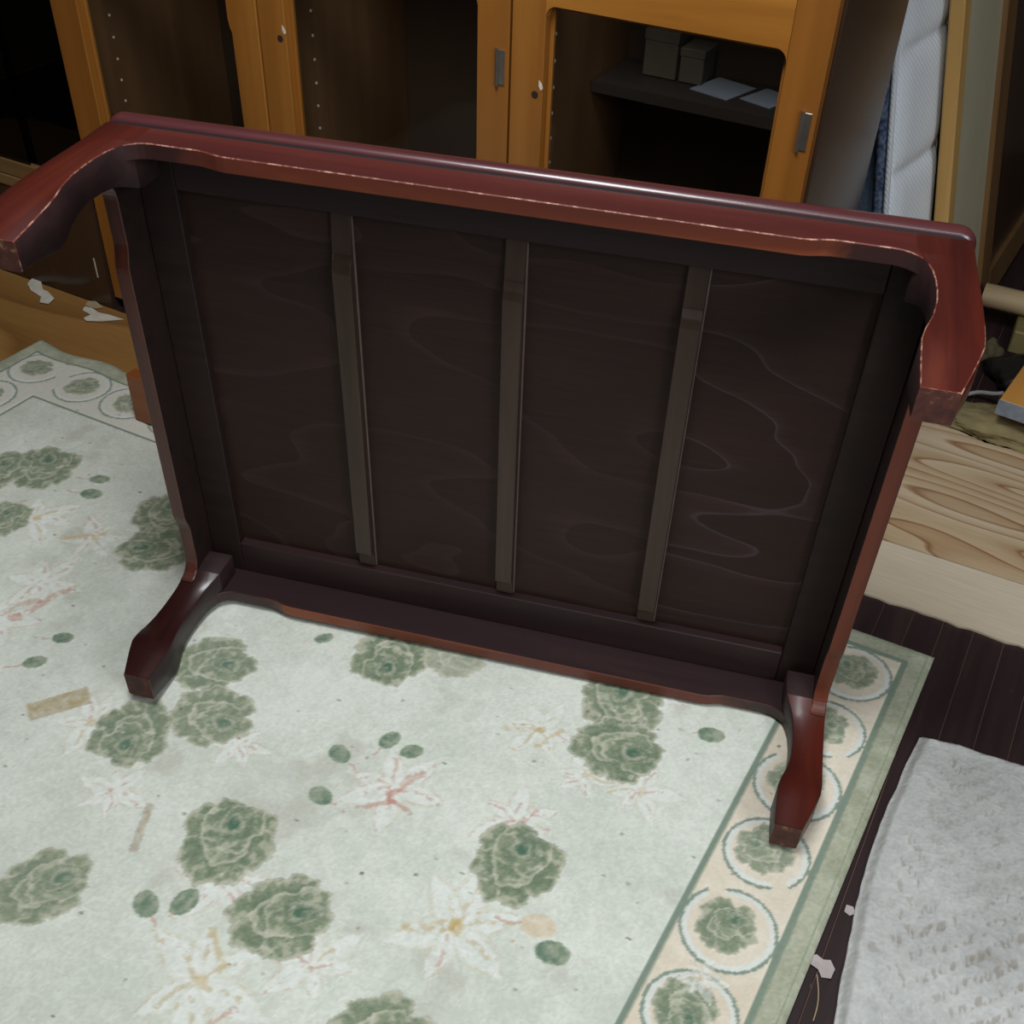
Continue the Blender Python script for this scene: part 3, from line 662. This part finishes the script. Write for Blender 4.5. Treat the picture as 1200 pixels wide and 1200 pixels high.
def apron(half_len, fixed, axis, sgn, mats):
    """axis 0: long rails at y = sgn*B_, axis 1: short rails at x = sgn*A_"""
    half = half_len - 0.0555
    us = [(half - 0.020) * i / 40 for i in range(41)]
    us = [-u for u in us[:0:-1]] + us
    top = [(u, rim_n(abs(u), half)) for u in us]
    n_end = top[80][1]
    # quarter-round brackets running up the legs
    for k in range(1, 9):
        t = math.pi / 2 * k / 8
        top.append((half - 0.020 + (0.039 if axis == 0 else 0.028) * math.sin(t), n_end + (0.050 if axis == 0 else 0.024) * (1 - math.cos(t))))
    right = top[80:]
    left = [(-u, n) for u, n in right[::-1]][:-1]
    prof = left + top[:81] + right[1:]
    out, inn, ch = sgn * fixed, sgn * (fixed - TH), 0.0011
    def P(u, f, n): return (u, f, n) if axis == 0 else (f, u, n)
    bm = bmesh.new(); rows = []
    for u, n in prof:
        rows.append([bm.verts.new(P(u, out, Q_ if axis == 0 else Q_)), bm.verts.new(P(u, out, n - ch)), bm.verts.new(P(u, out - sgn * ch, n)), bm.verts.new(P(u, inn + sgn * ch, n)), bm.verts.new(P(u, inn, n - ch)), bm.verts.new(P(u, inn, H1 - 0.0128))])
    mi = [0, 3, 2, 2, 1, 1]
    for r1, r2 in zip(rows, rows[1:]):
        for k in range(6):
            f = bm.faces.new((r1[k], r1[(k + 1) % 6], r2[(k + 1) % 6], r2[k])); f.material_index = 4 if (k in (2, 3) and axis == 0 and abs((r1[0].co.x + r2[0].co.x) / 2) > half + 0.5) else mi[k]
    bm.faces.new(rows[0]); bm.faces.new(rows[-1][::-1])
    return tob('apron', bm, mats)
apron(A_, B_, 0, 1, [M_lacquer_x, M_under_n, M_rim, M_chip, M_lacquer_d]); apron(A_, B_, 0, -1, [M_lacquer_x, M_under_n, M_rim, M_chip, M_lacquer_d])
M_rim_short = wood('red_brown_rim', [(0.25, lin(66, 28, 20)), (0.5, lin(94, 42, 26)), (0.75, lin(122, 58, 32))], along=1, scale=12, rough=0.45)
apron(B_, A_, 1, 1, [M_lacquer_y, M_under, M_rim_short, M_lacquer_y]); apron(B_, A_, 1, -1, [M_lacquer_y, M_under, M_lacquer_y, M_lacquer_y])
# legs: square section, flowing profile, separate mesh each
def leg(sx, sy):
    bm = bmesh.new(); rows = []
    ch = 0.0011
    kl = 1.045 if sy > 0 else 1.0
    for n, ox, oy, i_ in LEG:
        ft = min(1, max(0, (n - 0.19) / 0.07)); iy = i_ - 0.013 * ft if sy > 0 else i_
        if sy < 0: oy = oy * 1.5
        fl = 0.006 * min(1, max(0, (n - 0.07) / 0.14)) if sx < 0 else 0.0         # the left legs splay a touch more
        if n > 0.14: n = 0.14 + (n - 0.14) * (1.09 if sy > 0 else 1.0)
        xo, xi = sx * (A_ - ox + 0.0004 + fl), sx * (A_ - i_ + fl * 0.4)
        yo, yi = sy * (B_ - oy + 0.0004), sy * (B_ - iy)
        q = [(xo, yo - sy * ch), (xo - sx * ch, yo), (xi + sx * ch, yo), (xi, yo - sy * ch), (xi, yi + sy * ch), (xi + sx * ch, yi), (xo - sx * ch, yi), (xo, yi + sy * ch)]
        rows.append([bm.verts.new((x_, y_, n if n > 0.02 else Q_ + 0.0002)) for x_, y_ in q])
    for ri, (r1, r2) in enumerate(zip(rows, rows[1:])):
        for k in range(8):
            f = bm.faces.new((r1[k], r1[(k + 1) % 8], r2[(k + 1) % 8], r2[k])); f.material_index = 1 if (k == 2 and ri >= 4) or (k % 2 == 0 and ri >= 9) else 0
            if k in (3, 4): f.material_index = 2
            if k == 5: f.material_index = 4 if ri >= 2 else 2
            f.smooth = True
    for k in range(8):
        for e in rows[2][k].link_edges:
            if e.other_vert(rows[2][k]) is rows[2][(k + 1) % 8]: e.smooth = False
    capf = bm.faces.new(rows[0])
    for e in capf.edges: e.smooth = False
    n = rows[-1][0].co.z
    cap = [bm.verts.new((v.co.x * 0.998 + 0.002 * sx * (A_ - 0.04), v.co.y * 0.998 + 0.002 * sy * (B_ - 0.04), n + 0.0012)) for v in rows[-1]]
    for k in range(8):
        f = bm.faces.new((rows[-1][k], rows[-1][(k + 1) % 8], cap[(k + 1) % 8], cap[k])); f.material_index = 1
    f = bm.faces.new(cap[::-1]); f.material_index = 3
    for k in range(8):
        for e in rows[-1][k].link_edges:
            if e.other_vert(rows[-1][k]) is rows[-1][(k + 1) % 8]: e.smooth = False
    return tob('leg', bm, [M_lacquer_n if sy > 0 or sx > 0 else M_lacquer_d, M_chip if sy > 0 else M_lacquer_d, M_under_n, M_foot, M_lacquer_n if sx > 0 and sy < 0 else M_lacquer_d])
for sx, sy in ((-1, 1), (1, 1), (-1, -1), (1, -1)): leg(sx, sy)

# ------------------------------------------------------------------ bookcase with three glazed doors
FY = 0.437
BX0, BX1, BYB, BZ = -1.212, 0.214, 0.862, 1.62
bc = empty('bookcase', loc=(-0.5, 0.65, 0))
tag(bc, 'orange pine bookcase with three glazed doors standing behind the table', 'bookcase')
def bob(name, a, b, mats, bev=0.0, parent=None, seg=1):
    p_ = bc if parent is None else parent
    o = box(name, a, b, mats, None, bev, seg)
    off = Vector((-0.5, 0.65, 0))
    o.data.transform(Matrix.Translation(-off)); o.parent = p_
    return o
cf = FY + 0.022                                    # carcass front, doors sit in front of it
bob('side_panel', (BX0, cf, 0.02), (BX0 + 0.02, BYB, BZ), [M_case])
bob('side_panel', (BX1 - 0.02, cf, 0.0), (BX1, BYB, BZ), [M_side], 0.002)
bob('plinth', (BX0 + 0.002, cf + 0.004, 0.0), (BX1 - 0.022, cf + 0.03, 0.058), [M_case])
bob('bottom_board', (BX0 + 0.02, cf + 0.03, 0.06), (BX1 - 0.02, BYB - 0.012, 0.08), [M_case])
bob('top_board', (BX0 - 0.01, FY - 0.015, BZ), (BX1 + 0.01, BYB, BZ + 0.025), [M_pine_x], 0.004)
bob('back_board', (BX0 + 0.02, BYB - 0.01, 0.02), (BX1 - 0.02, BYB - 0.002, BZ), [M_back])
seams = [BX0, -0.724, -0.252, BX1 - 0.002]
for x_ in seams[1:3]: bob('partition', (x_ - 0.011, cf, 0.08), (x_ + 0.011, BYB - 0.012, BZ), [M_case])
for i in range(3):
    for z_ in (1.00, 1.32):
        bob('shelf', (seams[i] + 0.023, cf + 0.03, z_), (seams[i + 1] - 0.023, BYB - 0.014, z_ + 0.018), [M_case])
# peg holes with pale plugs on the left cheeks
hole_me = None
for i in range(3):
    for j in range(16):
        xs_ = (BX0 + 0.02 if i == 0 else seams[i] + 0.011)
        bm = bmesh.new(); cyl(bm, (0, 0, 0), (0.0012, 0, 0), 0.0026, 8)
        if hole_me is None:
            o = obj('peg_hole', bm, M_pale); hole_me = o.data; o.parent = bc
        else:
            bm.free(); o = bpy.data.objects.new('peg_hole', hole_me); C.objects.link(o); o.parent = bc
        o.location = Vector((xs_, 0.553 if i == 0 else 0.562, 0.30 + 0.0405 * j)) - Vector((-0.5, 0.65, 0))
bc_off = Vector((-0.5, 0.65, 0))
def door(x0, x1, first=False):
    d = empty('door'); d.parent = bc; d.location = Vector(((x0 + x1) / 2, FY, 0.03)) - bc_off
    base = Vector(((x0 + x1) / 2, FY, 0.03))
    def part(name, bm, mats, smooth=False):
        o = obj(name, bm, mats, d, smooth); o.data.transform(Matrix.Translation(-base)); return o
    z0, z1 = 0.03, 0.868
    sw, tr, br = 0.056, 0.088, 0.088
    g_ = 0.002
    y0, y1 = FY, cf - 0.001
    def stile(xa, xb, step=False):
        bm = bmesh.new()
        if not step: add_box(bm, (xa, y0, z0), (xb, y1, z1), 0.0012, 0, 1)
        else:                                                     # widens above with a curved step
            zs = 0.655; pts = [(xa + 0.0, z0), (xb, z0), (xb, z1), (xa - 0.010, z1)]
            pts += [(xa - 0.010, zs + 0.012), (xa - 0.0085, zs + 0.006), (xa - 0.004, zs), (xa, zs - 0.008)]
            prism(bm, pts, 1, y0, y1)
            bmesh.ops.bevel(bm, geom=list(bm.edges), offset=0.002, segments=1, affect='EDGES')
        return part('stile', bm, [M_pine])
    stile(x0 + g_, x0 + sw + (0.014 if first else 0))
    stile(x1 - sw, x1 - g_, first)
    gx0, gx1 = x0 + sw + (0.014 if first else 0), x1 - sw
    # top rail with rounded lower corners
    bm = bmesh.new(); zt = z1 - tr; r = 0.016; pts = [(gx0, z1), (gx0, zt - r)]
    for k in range(7):
        t = math.pi / 2 * k / 6; pts.append((gx0 + r - r * math.cos(t), zt - r + r * math.sin(t)))
    for k in range(7):
        t = math.pi / 2 * k / 6; pts.append((gx1 - r + r * math.sin(t), zt - r + r * math.cos(t)))
    pts += [(gx1, zt - r), (gx1, z1)]
    cl = []
    for p_ in pts:
        if not cl or (abs(p_[0] - cl[-1][0]) + abs(p_[1] - cl[-1][1])) > 1e-6: cl.append(p_)
    prism(bm, cl, 1, y0, y1)
    part('top_rail', bm, [M_pine_x])
    bm = bmesh.new(); add_box(bm, (gx0, y0, z0), (gx1, y1, z0 + br), 0.003); part('bottom_rail', bm, [M_pine_x])
    bm = bmesh.new()
    for (a, b) in (((gx0, y1 - 0.006, z0 + br), (gx0 + 0.007, y1 + 0.001, zt)), ((gx1 - 0.007, y1 - 0.006, z0 + br), (gx1, y1 + 0.001, zt)), ((gx0, y1 - 0.006, zt - 0.007), (gx1, y1 + 0.001, zt))): add_box(bm, a, b, 0.001)
    part('glazing_bead', bm, [M_pine])
    bm = bmesh.new(); add_box(bm, (gx0 + 0.001, y1 - 0.0055, z0 + br - 0.005), (gx1 - 0.001, y1 - 0.0035, zt + 0.003)); part('glass_pane', bm, [M_glass])
    # knob screw hole and the pale chip above it, on the left stile
    if not first:
        kx = x0 + 0.044
        bm = bmesh.new(); cyl(bm, (kx, y0 + 0.002, 0.654), (kx, y0 - 0.0006, 0.654), 0.0055, 14); part('knob_hole', bm, [M_hole])
        bm = bmesh.new()
        prism(bm, [(kx + 0.006, 0.676), (kx + 0.011, 0.671), (kx + 0.0125, 0.664), (kx + 0.009, 0.662), (kx + 0.006, 0.668)], 1, y0 - 0.0006, y0 + 0.001); part('chip', bm, [M_pale])
    # hinge on the right stile
    hx = x1 - 0.020 if not first else x1 - 0.016
    bm = bmesh.new(); add_box(bm, (hx + 0.001, y0 - 0.0022, 0.658), (hx + 0.012, y0 + 0.0005, 0.708), 0.0004)
    cyl(bm, (hx, y0 - 0.003, 0.656), (hx, y0 - 0.003, 0.710), 0.0028, 10)
    if not first: part('hinge', bm, [M_metal])
    else: bm.free()
    return d
door(seams[0], seams[1], True); door(seams[1], seams[2]); door(seams[2], seams[3])
# sheets, boxes and board standing in for reflections in the right door glass
refl_shelf_m = wood('shelf_board', [(0.3, lin(42, 34, 30)), (0.6, lin(50, 40, 35)), (0.8, lin(57, 46, 40))], along=0, scale=10, rough=0.5)
bob('shelf', (seams[2] + 0.013, 0.70, 0.580), (seams[3] - 0.022, BYB - 0.014, 0.598), [refl_shelf_m])  # board stands in for a line reflected in the door glass
M_refl_sheet = plain('white_paper', lin(118, 121, 130), 0.8, var=0.04)
def sheet(name, cx, cy, z, wx, wy, rot, label, group=None):
    bm = bmesh.new(); add_box(bm, (-wx / 2, -wy / 2, 0), (wx / 2, wy / 2, 0.0015), 0)
    o = obj(name, bm, M_refl_sheet); o.location = (cx, cy, z); o.rotation_euler = (0, 0, rot); tag(o, label, 'paper', group); return o
sheet('paper_sheet', -0.036, 0.785, 0.5985, 0.075, 0.085, -0.25, 'blank greyish paper sheet on the shelf inside the right bookcase door')
sheet('paper_sheet', 0.044, 0.782, 0.5985, 0.060, 0.075, -0.30, 'smaller grey card to the right of the paper sheet on the bookcase shelf')
M_refl_box = plain('dull_cardboard', lin(78, 69, 56), 0.8)
for (x_, w_, h_, lb) in ((-0.150, 0.060, 0.075, 'taller dull tan cardboard box on the bookcase shelf behind the right door'), (-0.093, 0.042, 0.055, 'shorter tan cardboard box beside the taller box on the bookcase shelf')):
    bm = bmesh.new(); add_box(bm, (x_ - w_ / 2, 0.775, 0.5985), (x_ + w_ / 2, 0.835, 0.5985 + h_), 0.002)
    add_box(bm, (x_ - w_ / 2 - 0.001, 0.774, 0.5985 + h_ * 0.78), (x_ + w_ / 2 + 0.001, 0.836, 0.5985 + h_ + 0.001), 0.001)
    tag(obj('cardboard_box', bm, M_refl_box), lb, 'box')

# ------------------------------------------------------------------ black-glazed cabinet at the left
gc = empty('glass_cabinet', loc=(-1.7, 0.60, 0))
tag(gc, 'dark cabinet with black glass above a brown lower panel, left of the bookcase', 'cabinet')
g_off = Vector((-1.7, 0.60, 0))
def gob(name, a, b, mats, bev=0.0):
    o = box(name, a, b, mats, None, bev); o.data.transform(Matrix.Translation(-g_off)); o.parent = gc; return o
GX0, GX1 = -2.20, -1.216
M_rail_l = wood('dull_pine_rail', [(0.3, lin(120, 92, 56)), (0.6, lin(138, 108, 68)), (0.8, lin(150, 118, 76))], along=0, scale=10, rough=0.5)
gob('lower_panel', (GX0, FY - 0.006, 0.0), (GX1, FY + 0.014, 0.2275), [M_side])
gob('lower_panel', (-1.298, FY - 0.006, 0.228), (GX1, FY + 0.003, 0.2885), [M_side])
gob('rail', (GX0, FY - 0.010, 0.228), (-1.30, FY + 0.016, 0.252), [M_rail_l], 0.002)
gob('rail', (GX0, FY - 0.008, 0.253), (-1.30, FY + 0.012, 0.288), [M_rail_l], 0.002)
gob('glass_pane', (GX0, FY + 0.004, 0.289), (GX1, FY + 0.008, 1.50), [M_glass_dark])
gob('glass_pane', (GX0, FY - 0.006, 0.289), (-1.372, FY - 0.002, 1.50), [M_glass_dark])
gob('back_board', (GX0, 0.82, 0.0), (GX1, 0.835, 1.50), [M_black])
gob('side_panel', (GX1 - 0.014, FY + 0.016, 0.0), (GX1, 0.82, 1.50), [M_black])
gob('side_panel', (GX0, FY + 0.016, 0.0), (GX0 + 0.014, 0.82, 1.50), [M_black])
gob('floor_board', (GX0 + 0.015, FY + 0.02, 0.255), (GX1 - 0.015, 0.818, 0.275), [M_black])
gob('shelf', (GX0 + 0.015, FY + 0.06, 0.62), (GX1 - 0.015, 0.818, 0.636), [M_black])
gob('top_board', (GX0, FY - 0.008, 1.501), (GX1, 0.835, 1.525), [M_black])
gob('sticker', (-1.2435, FY - 0.0068, 0.070), (-1.2405, FY - 0.0060, 0.115), [M_pale])
bcols = [(40, 44, 60), (58, 54, 52), (36, 36, 40), (64, 58, 48), (44, 40, 46), (50, 56, 66), (38, 34, 34)]
bmats = [plain('book_cloth_%s' % n_, lin(*c), 0.7) for n_, c in zip(('navy', 'grey', 'charcoal', 'olive', 'plum', 'slate', 'umber'), bcols)]
pos_words = ['navy book at the left end', 'grey book second from the left', 'charcoal book third from the left', 'olive book in the middle', 'plum book third from the right', 'slate book second from the right', 'umber book at the right end']
xb = -1.52  # row of book shapes added in place of reflections in the glass
for k in range(7):
    w_ = [0.034, 0.028, 0.038, 0.026, 0.036, 0.03, 0.032][k]; h_ = [0.23, 0.21, 0.25, 0.2, 0.24, 0.22, 0.235][k]
    bm = bmesh.new(); add_box(bm, (0, 0, 0), (w_, 0.16, h_), 0.002)
    o = obj('book', bm, bmats[k]); o.location = (xb, 0.56, 0.6365); xb += w_ + 0.004
    tag(o, pos_words[k] + ' of the row inside the black glass cabinet', 'book', 'books behind the black glass')
# ------------------------------------------------------------------ mattress standing behind the bookcase
def lean_matrix(x, y, lean, yaw):
    """local x = thickness (towards +X), y = away, z = up, leaning to the left"""
    return Matrix.Translation((x, y, 0.0)) @ Matrix.Rotation(yaw, 4, 'Z') @ Matrix.Rotation(-math.atan(lean), 4, 'Y')
def mattress_cloth():
    N = NT('white_quilt_cloth')
    v = coords(N, (1, 1, 1), rand=False)
    wv = N.n('ShaderNodeTexWave', wave_type='BANDS', bands_direction='DIAGONAL'); wv.inputs['Scale'].default_value = 60; wv.inputs['Distortion'].default_value = 1.5
    N.l(v, wv.inputs['Vector'])
    r = ramp_node(N, wv.outputs['Fac'], [(0, lin(216, 224, 234)), (1, lin(230, 236, 243))]); N.l(r.outputs['Color'], N.b.inputs['Base Color'])
    bp = N.n('ShaderNodeBump'); bp.inputs['Strength'].default_value = 0.2; bp.inputs['Distance'].default_value = 0.003
    N.l(wv.outputs['Fac'], bp.inputs['Height']); N.l(bp.outputs['Normal'], N.b.inputs['Normal'])
    N.set(Roughness=0.85, Sheen_Weight=0.2); return N.m
M_quilt = mattress_cloth()
M_denim = plain('blue_grey_border', lin(86, 104, 124), 0.9, var=0.25, scale=160)
M_pipe = wood('blue_piping', [(0.4, lin(44, 60, 92)), (0.6, lin(110, 126, 150))], along=0, scale=120, stretch=1.0, rough=0.8, dist=0)
LEAN = 0.20
mt = empty('mattress', lean_matrix(0.322, 0.93, LEAN, math.radians(-16)))
tag(mt, 'white quilted mattress with blue piped border standing on end beside the bookcase', 'mattress')
MH, ML, MTK = 1.25, 0.168, 0.62
# quilted face as a grid in (y, z) with sagging seams
bm = bmesh.new(); ny, nz = 24, 150; G = []
for i in range(nz + 1):
    row = []
    for j in range(ny + 1):
        y_ = 0.006 + (ML - 0.012) * j / ny; z_ = 0.006 + (MH - 0.012) * i / nz
        s_ = (z_ - 0.02 - 0.022 * (y_ / 0.168) ** 2) / 0.205
        ph = abs((s_ - 0.1) % 1.0 - 0.5) * 2
        s2 = abs((y_ / 0.42 + 0.02) % 1.0 - 0.5) * 2
        h = 0.013 * (1 - ph ** 7) 
        ed = min(y_, ML - y_, z_, MH - z_); h *= min(1, (ed / 0.03)) ** 0.5
        row.append(bm.verts.new((h + 0.0, y_, z_)))
    G.append(row)
for i in range(nz):
    for j in range(ny): bm.faces.new((G[i][j], G[i][j + 1], G[i + 1][j + 1], G[i + 1][j]))
bd = [G[0][j] for j in range(ny + 1)] + [G[i][ny] for i in range(1, nz + 1)] + [G[nz][j] for j in range(ny - 1, -1, -1)] + [G[i][0] for i in range(nz - 1, 0, -1)]
bk = [bm.verts.new((-0.012, v.co.y, v.co.z)) for v in bd]
for i in range(len(bd)): bm.faces.new((bd[i], bd[(i + 1) % len(bd)], bk[(i + 1) % len(bd)], bk[i]))
bm.faces.new(bk)
obj('quilted_face', bm, M_quilt, mt, True)
box('border', (-MTK, 0.004, 0.004), (-0.0125, ML - 0.004, MH - 0.004), M_denim, mt, 0.012, 2)
def loop_pts(x, r=0.0): return [(x, 0, 0.012), (x, 0, MH - 0.012), (x, 0.012, MH), (x, ML - 0.012, MH), (x, ML, MH - 0.012), (x, ML, 0.012), (x, ML - 0.012, 0), (x, 0.012, 0.0), (x, 0, 0.012)]
bm = bmesh.new(); tube(bm, loop_pts(-0.018), 0.010, 8); obj('piping', bm, M_pipe, mt, True)
bm = bmesh.new(); tube(bm, loop_pts(-0.002), 0.0055, 8); obj('white_seam', bm, M_quilt, mt, True)
for o_ in mt.children: o_.location.z = 0.0095

# ------------------------------------------------------------------ wooden panelled door leaning on the mattress
pn = empty('panelled_door', lean_matrix(0.386, 1.06, LEAN, math.radians(-3)))
tag(pn, 'wooden framed door leaf with a greenish grey panel leaning beside the mattress', 'door')
M_edge = wood('yellow_edge_wood', [(0.3, lin(176, 136, 74)), (0.6, lin(200, 160, 98)), (0.8, lin(212, 174, 114))], along=2, scale=12, rough=0.55)
M_oldwood = wood('old_brown_wood', [(0.3, lin(108, 78, 46)), (0.6, lin(128, 96, 60)), (0.8, lin(142, 110, 72))], along=2, scale=12, rough=0.5)
M_greypane = plain('greenish_grey_board', lin(196, 192, 164), 0.42, var=0.06, scale=6)
PT, PL_, PH = 0.026, 1.25, 1.75
box('stile', (0, 0, 0.007), (PT, 0.045, PH), M_edge, pn, 0.003)
box('stile', (0, 0.34, 0.007), (PT, 0.43, PH), M_oldwood, pn, 0.003)
box('stile', (0, PL_ - 0.05, 0.007), (PT, PL_, PH), M_oldwood, pn, 0.003)
box('bottom_rail', (0, 0.046, 0.007), (PT, 0.339, 0.085), M_oldwood, pn, 0.003)
box('bottom_rail', (0, 0.431, 0.007), (PT, PL_ - 0.051, 0.085), M_oldwood, pn, 0.003)
box('top_rail', (0, 0.046, PH - 0.08), (PT, 0.339, PH), M_oldwood, pn, 0.003)
box('top_rail', (0, 0.431, PH - 0.08), (PT, PL_ - 0.051, PH), M_oldwood, pn, 0.003)
box('panel', (0.008, 0.04, 0.08), (PT - 0.010, 0.345, PH - 0.075), M_greypane, pn)
box('panel', (0.008, 0.425, 0.08), (PT - 0.010, PL_ - 0.045, PH - 0.075), M_side, pn)

# ------------------------------------------------------------------ odds and ends at the right
M_dowel = wood('pale_dowel', [(0.3, lin(186, 162, 126)), (0.6, lin(202, 180, 144)), (0.8, lin(212, 192, 160))], along=0, scale=16, rough=0.5)
M_beam = wood('olive_beam', [(0.3, lin(112, 100, 62)), (0.6, lin(130, 116, 74)), (0.8, lin(144, 130, 86))], along=0, scale=14, rough=0.6)
bm = bmesh.new(); add_box(bm, (0, 0, 0), (0.42, 0.12, 0.052), 0.003); o = obj('beam', bm, M_beam); o.location = (0.512, 1.305, 0.0005); o.rotation_euler.z = 0.06
tag(o, 'squared olive brown timber block under the pale pole at right', 'timber')
bm = bmesh.new()
cyl(bm, (0, 0, 0), (0.56, 0, 0), 0.0255, 28)
bmesh.ops.bevel(bm, geom=[e for e in bm.edges if e.calc_face_angle(0) > 1.0], offset=0.003, segments=2, affect='EDGES')
o = obj('wooden_pole', bm, M_dowel); o.location = (0.424, 1.385, 0.0785); o.rotation_euler = (0, 0.0, 0.035)
for p_ in o.data.polygons: p_.use_smooth = len(p_.vertices) == 4
tag(o, 'pale round wooden pole lying across behind the raised right leg', 'pole')
def blob(name, cx, cy, z0, rx, ry, h, seed, mat, amp=0.35, res=4, freq=9.0):
    from mathutils import noise as mn
    bm = bmesh.new(); bmesh.ops.create_icosphere(bm, subdivisions=res, radius=1.0)
    off = Vector((seed * 3.1, seed * 1.7, seed * 0.9))
    for v in bm.verts:
        d_ = v.co.copy()
        n_ = mn.noise(d_ * 1.6 + off) * amp + abs(mn.noise(d_ * freq * 0.5 + off)) * -0.22 + mn.noise(d_ * freq + off) * 0.06
        d_ *= 1 + n_
        v.co = Vector((d_.x * rx, d_.y * ry, max(-0.02, d_.z) * h))
    zmin = min(v.co.z for v in bm.verts)
    for v in bm.verts: v.co.z -= zmin
    o = obj(name, bm, mat, None, True); o.location = (cx, cy, z0); return o
M_bag = plain('black_plastic', lin(24, 22, 26), 0.28, var=0.2)
M_cloth = plain('olive_yellow_cloth', lin(126, 114, 78), 0.85, var=0.22, scale=22, bump=0.3)
o = blob('black_bag', 0.600, 1.185, 0.0005, 0.110, 0.085, 0.055, 2, M_bag); tag(o, 'crumpled black plastic bag behind the yellowish cloth at right', 'bag')
o = blob('crumpled_cloth', 0.56, 0.985, 0.0045, 0.165, 0.062, 0.034, 5, M_cloth, 0.25, 5, 12); tag(o, 'crumpled olive yellow cloth on the grainy plywood at right', 'cloth')
o = blob('crumpled_cloth', 0.478, 1.262, 0.0005, 0.030, 0.035, 0.040, 8, plain('khaki_rag', lin(84, 76, 52), 0.9, var=0.2, scale=22), 0.25, 4, 12); tag(o, 'small khaki rag bunched on the floor below the left end of the pole', 'cloth')
bm = bmesh.new()
M_orange = wood('orange_board', [(0.3, lin(184, 128, 62)), (0.6, lin(200, 144, 74)), (0.8, lin(210, 156, 88))], along=1, scale=10, rough=0.4)
M_endgrey = plain('blue_grey_end', lin(122, 130, 140), 0.8, var=0.2, scale=120)
bm.free(); bm = bmesh.new(); add_box(bm, (0, 0.003, 0), (0.20, 0.20, 0.030), 0.001)
add_box(bm, (0, 0, 0), (0.20, 0.0029, 0.030), 0, 1)
o = obj('orange_board', bm, [M_orange, M_endgrey]); o.location = (0.535, 0.930, 0.068); o.rotation_euler = (0, 0, -0.12)
tag(o, 'orange board with a blue grey sawn end resting on the yellowish cloth', 'board')
# pale cord looping over the bag
bm = bmesh.new()
tube(bm, [(0.462 + 0.075 * t, 1.060 + 0.010 * math.sin(t * 5.0) + 0.02 * t, 0.0055 + 0.030 * t) for t in [i / 14 for i in range(15)]], 0.0045, 8)
o = obj('cord', bm, plain('pale_grey_cord', lin(150, 148, 150), 0.6), None, True); tag(o, 'pale grey cord curling in front of the black plastic bag', 'cord')

# ------------------------------------------------------------------ orange block behind the table at left
M_block = wood('orange_brown_block', [(0.3, lin(124, 66, 30)), (0.6, lin(146, 82, 38)), (0.8, lin(160, 94, 48))], along=0, scale=12, rough=0.45)
bm = bmesh.new(); add_box(bm, (-0.866, 0.135, 0.0115), (-0.52, 0.162, 0.112), 0.003)
o = obj('wooden_block', bm, M_block); tag(o, 'orange brown wooden plank standing on the rug behind the table', 'plank')

# ------------------------------------------------------------------ paper scraps
def scrap(cx, cy, pts, z, mat, label, rot=0.0, seed=1):
    r = random.Random(seed); bm = bmesh.new()
    A = [bm.verts.new((x_, y_, r.uniform(0.0006, 0.004))) for x_, y_ in pts]; B = [bm.verts.new((v.co.x, v.co.y, v.co.z + 0.0006)) for v in A]
    c0 = bm.verts.new((0, 0, 0.0025)); c1 = bm.verts.new((0, 0, 0.0031)); n = len(pts)
    for i in range(n):
        j = (i + 1) % n
        bm.faces.new((A[i], A[j], B[j], B[i])); bm.faces.new((B[i], B[j], c1)); bm.faces.new((A[j], A[i], c0))
    o = obj('paper_scrap', bm, mat); o.location = (cx, cy, z); o.rotation_euler.z = rot
    tag(o, label, 'paper scrap'); return o
M_scrapw = plain('white_scrap', lin(206, 200, 186), 0.85); M_scrapb = plain('beige_scrap', lin(170, 148, 116), 0.85); M_scrapp = plain('pinkish_scrap', lin(172, 162, 160), 0.85)
scrap(-1.400, 0.405, [(-0.058, 0.035), (-0.044, 0.046), (-0.022, 0.012), (0.010, 0.004), (0.046, -0.020), (0.050, -0.044), (0.028, -0.046), (0.012, -0.022), (-0.024, -0.010), (-0.052, 0.012)], 0.002, M_scrapw, 'torn white paper strip on the tan plywood, leftmost of the scraps', 0.15, 2)
scrap(-1.262, 0.418, [(-0.024, 0.008), (-0.006, 0.014), (0.026, 0.004), (0.018, -0.010), (-0.012, -0.012)], 0.002, M_scrapb, 'small brownish paper scrap at the foot of the cabinet panel', 0.0, 3)
scrap(-1.225, 0.388, [(-0.048, 0.016), (-0.030, 0.020), (-0.004, 0.012), (0.022, 0.018), (0.062, 0.020), (0.030, -0.012), (0.004, -0.030), (-0.010, -0.024), (-0.008, -0.006), (-0.040, 0.002)], 0.002, M_scrapw, 'pointed beige paper scrap on the tan plywood beside the rug corner', 0.0, 4)
scrap(0.580, -0.264, [(-0.014, 0.010), (-0.006, 0.014), (0.002, 0.009), (0.010, 0.010), (0.015, 0.000), (0.010, -0.013), (0.000, -0.012), (-0.004, -0.004), (-0.013, 0.000)], 0.0, M_scrapp, 'pinkish white torn scrap on dark floorboards between rug and mat', 0.3, 5)
scrap(0.588, -0.176, [(-0.004, 0.006), (0.004, 0.005), (0.007, -0.003), (0.000, -0.007), (-0.006, -0.002)], 0.0, M_scrapp, 'tiny pale crumb of paper at the edge of the white mat', 0.3, 6)
bm = bmesh.new(); tube(bm, [(0.578 + 0.012 * t + 0.004 * math.sin(t * 3), -0.275 - 0.055 * t, 0.0014) for t in [i / 8 for i in range(9)]], 0.0007, 5)
tag(obj('straw', bm, M_scrapb), 'thin dry straw trailing from the scrap on the dark floorboards', 'straw')
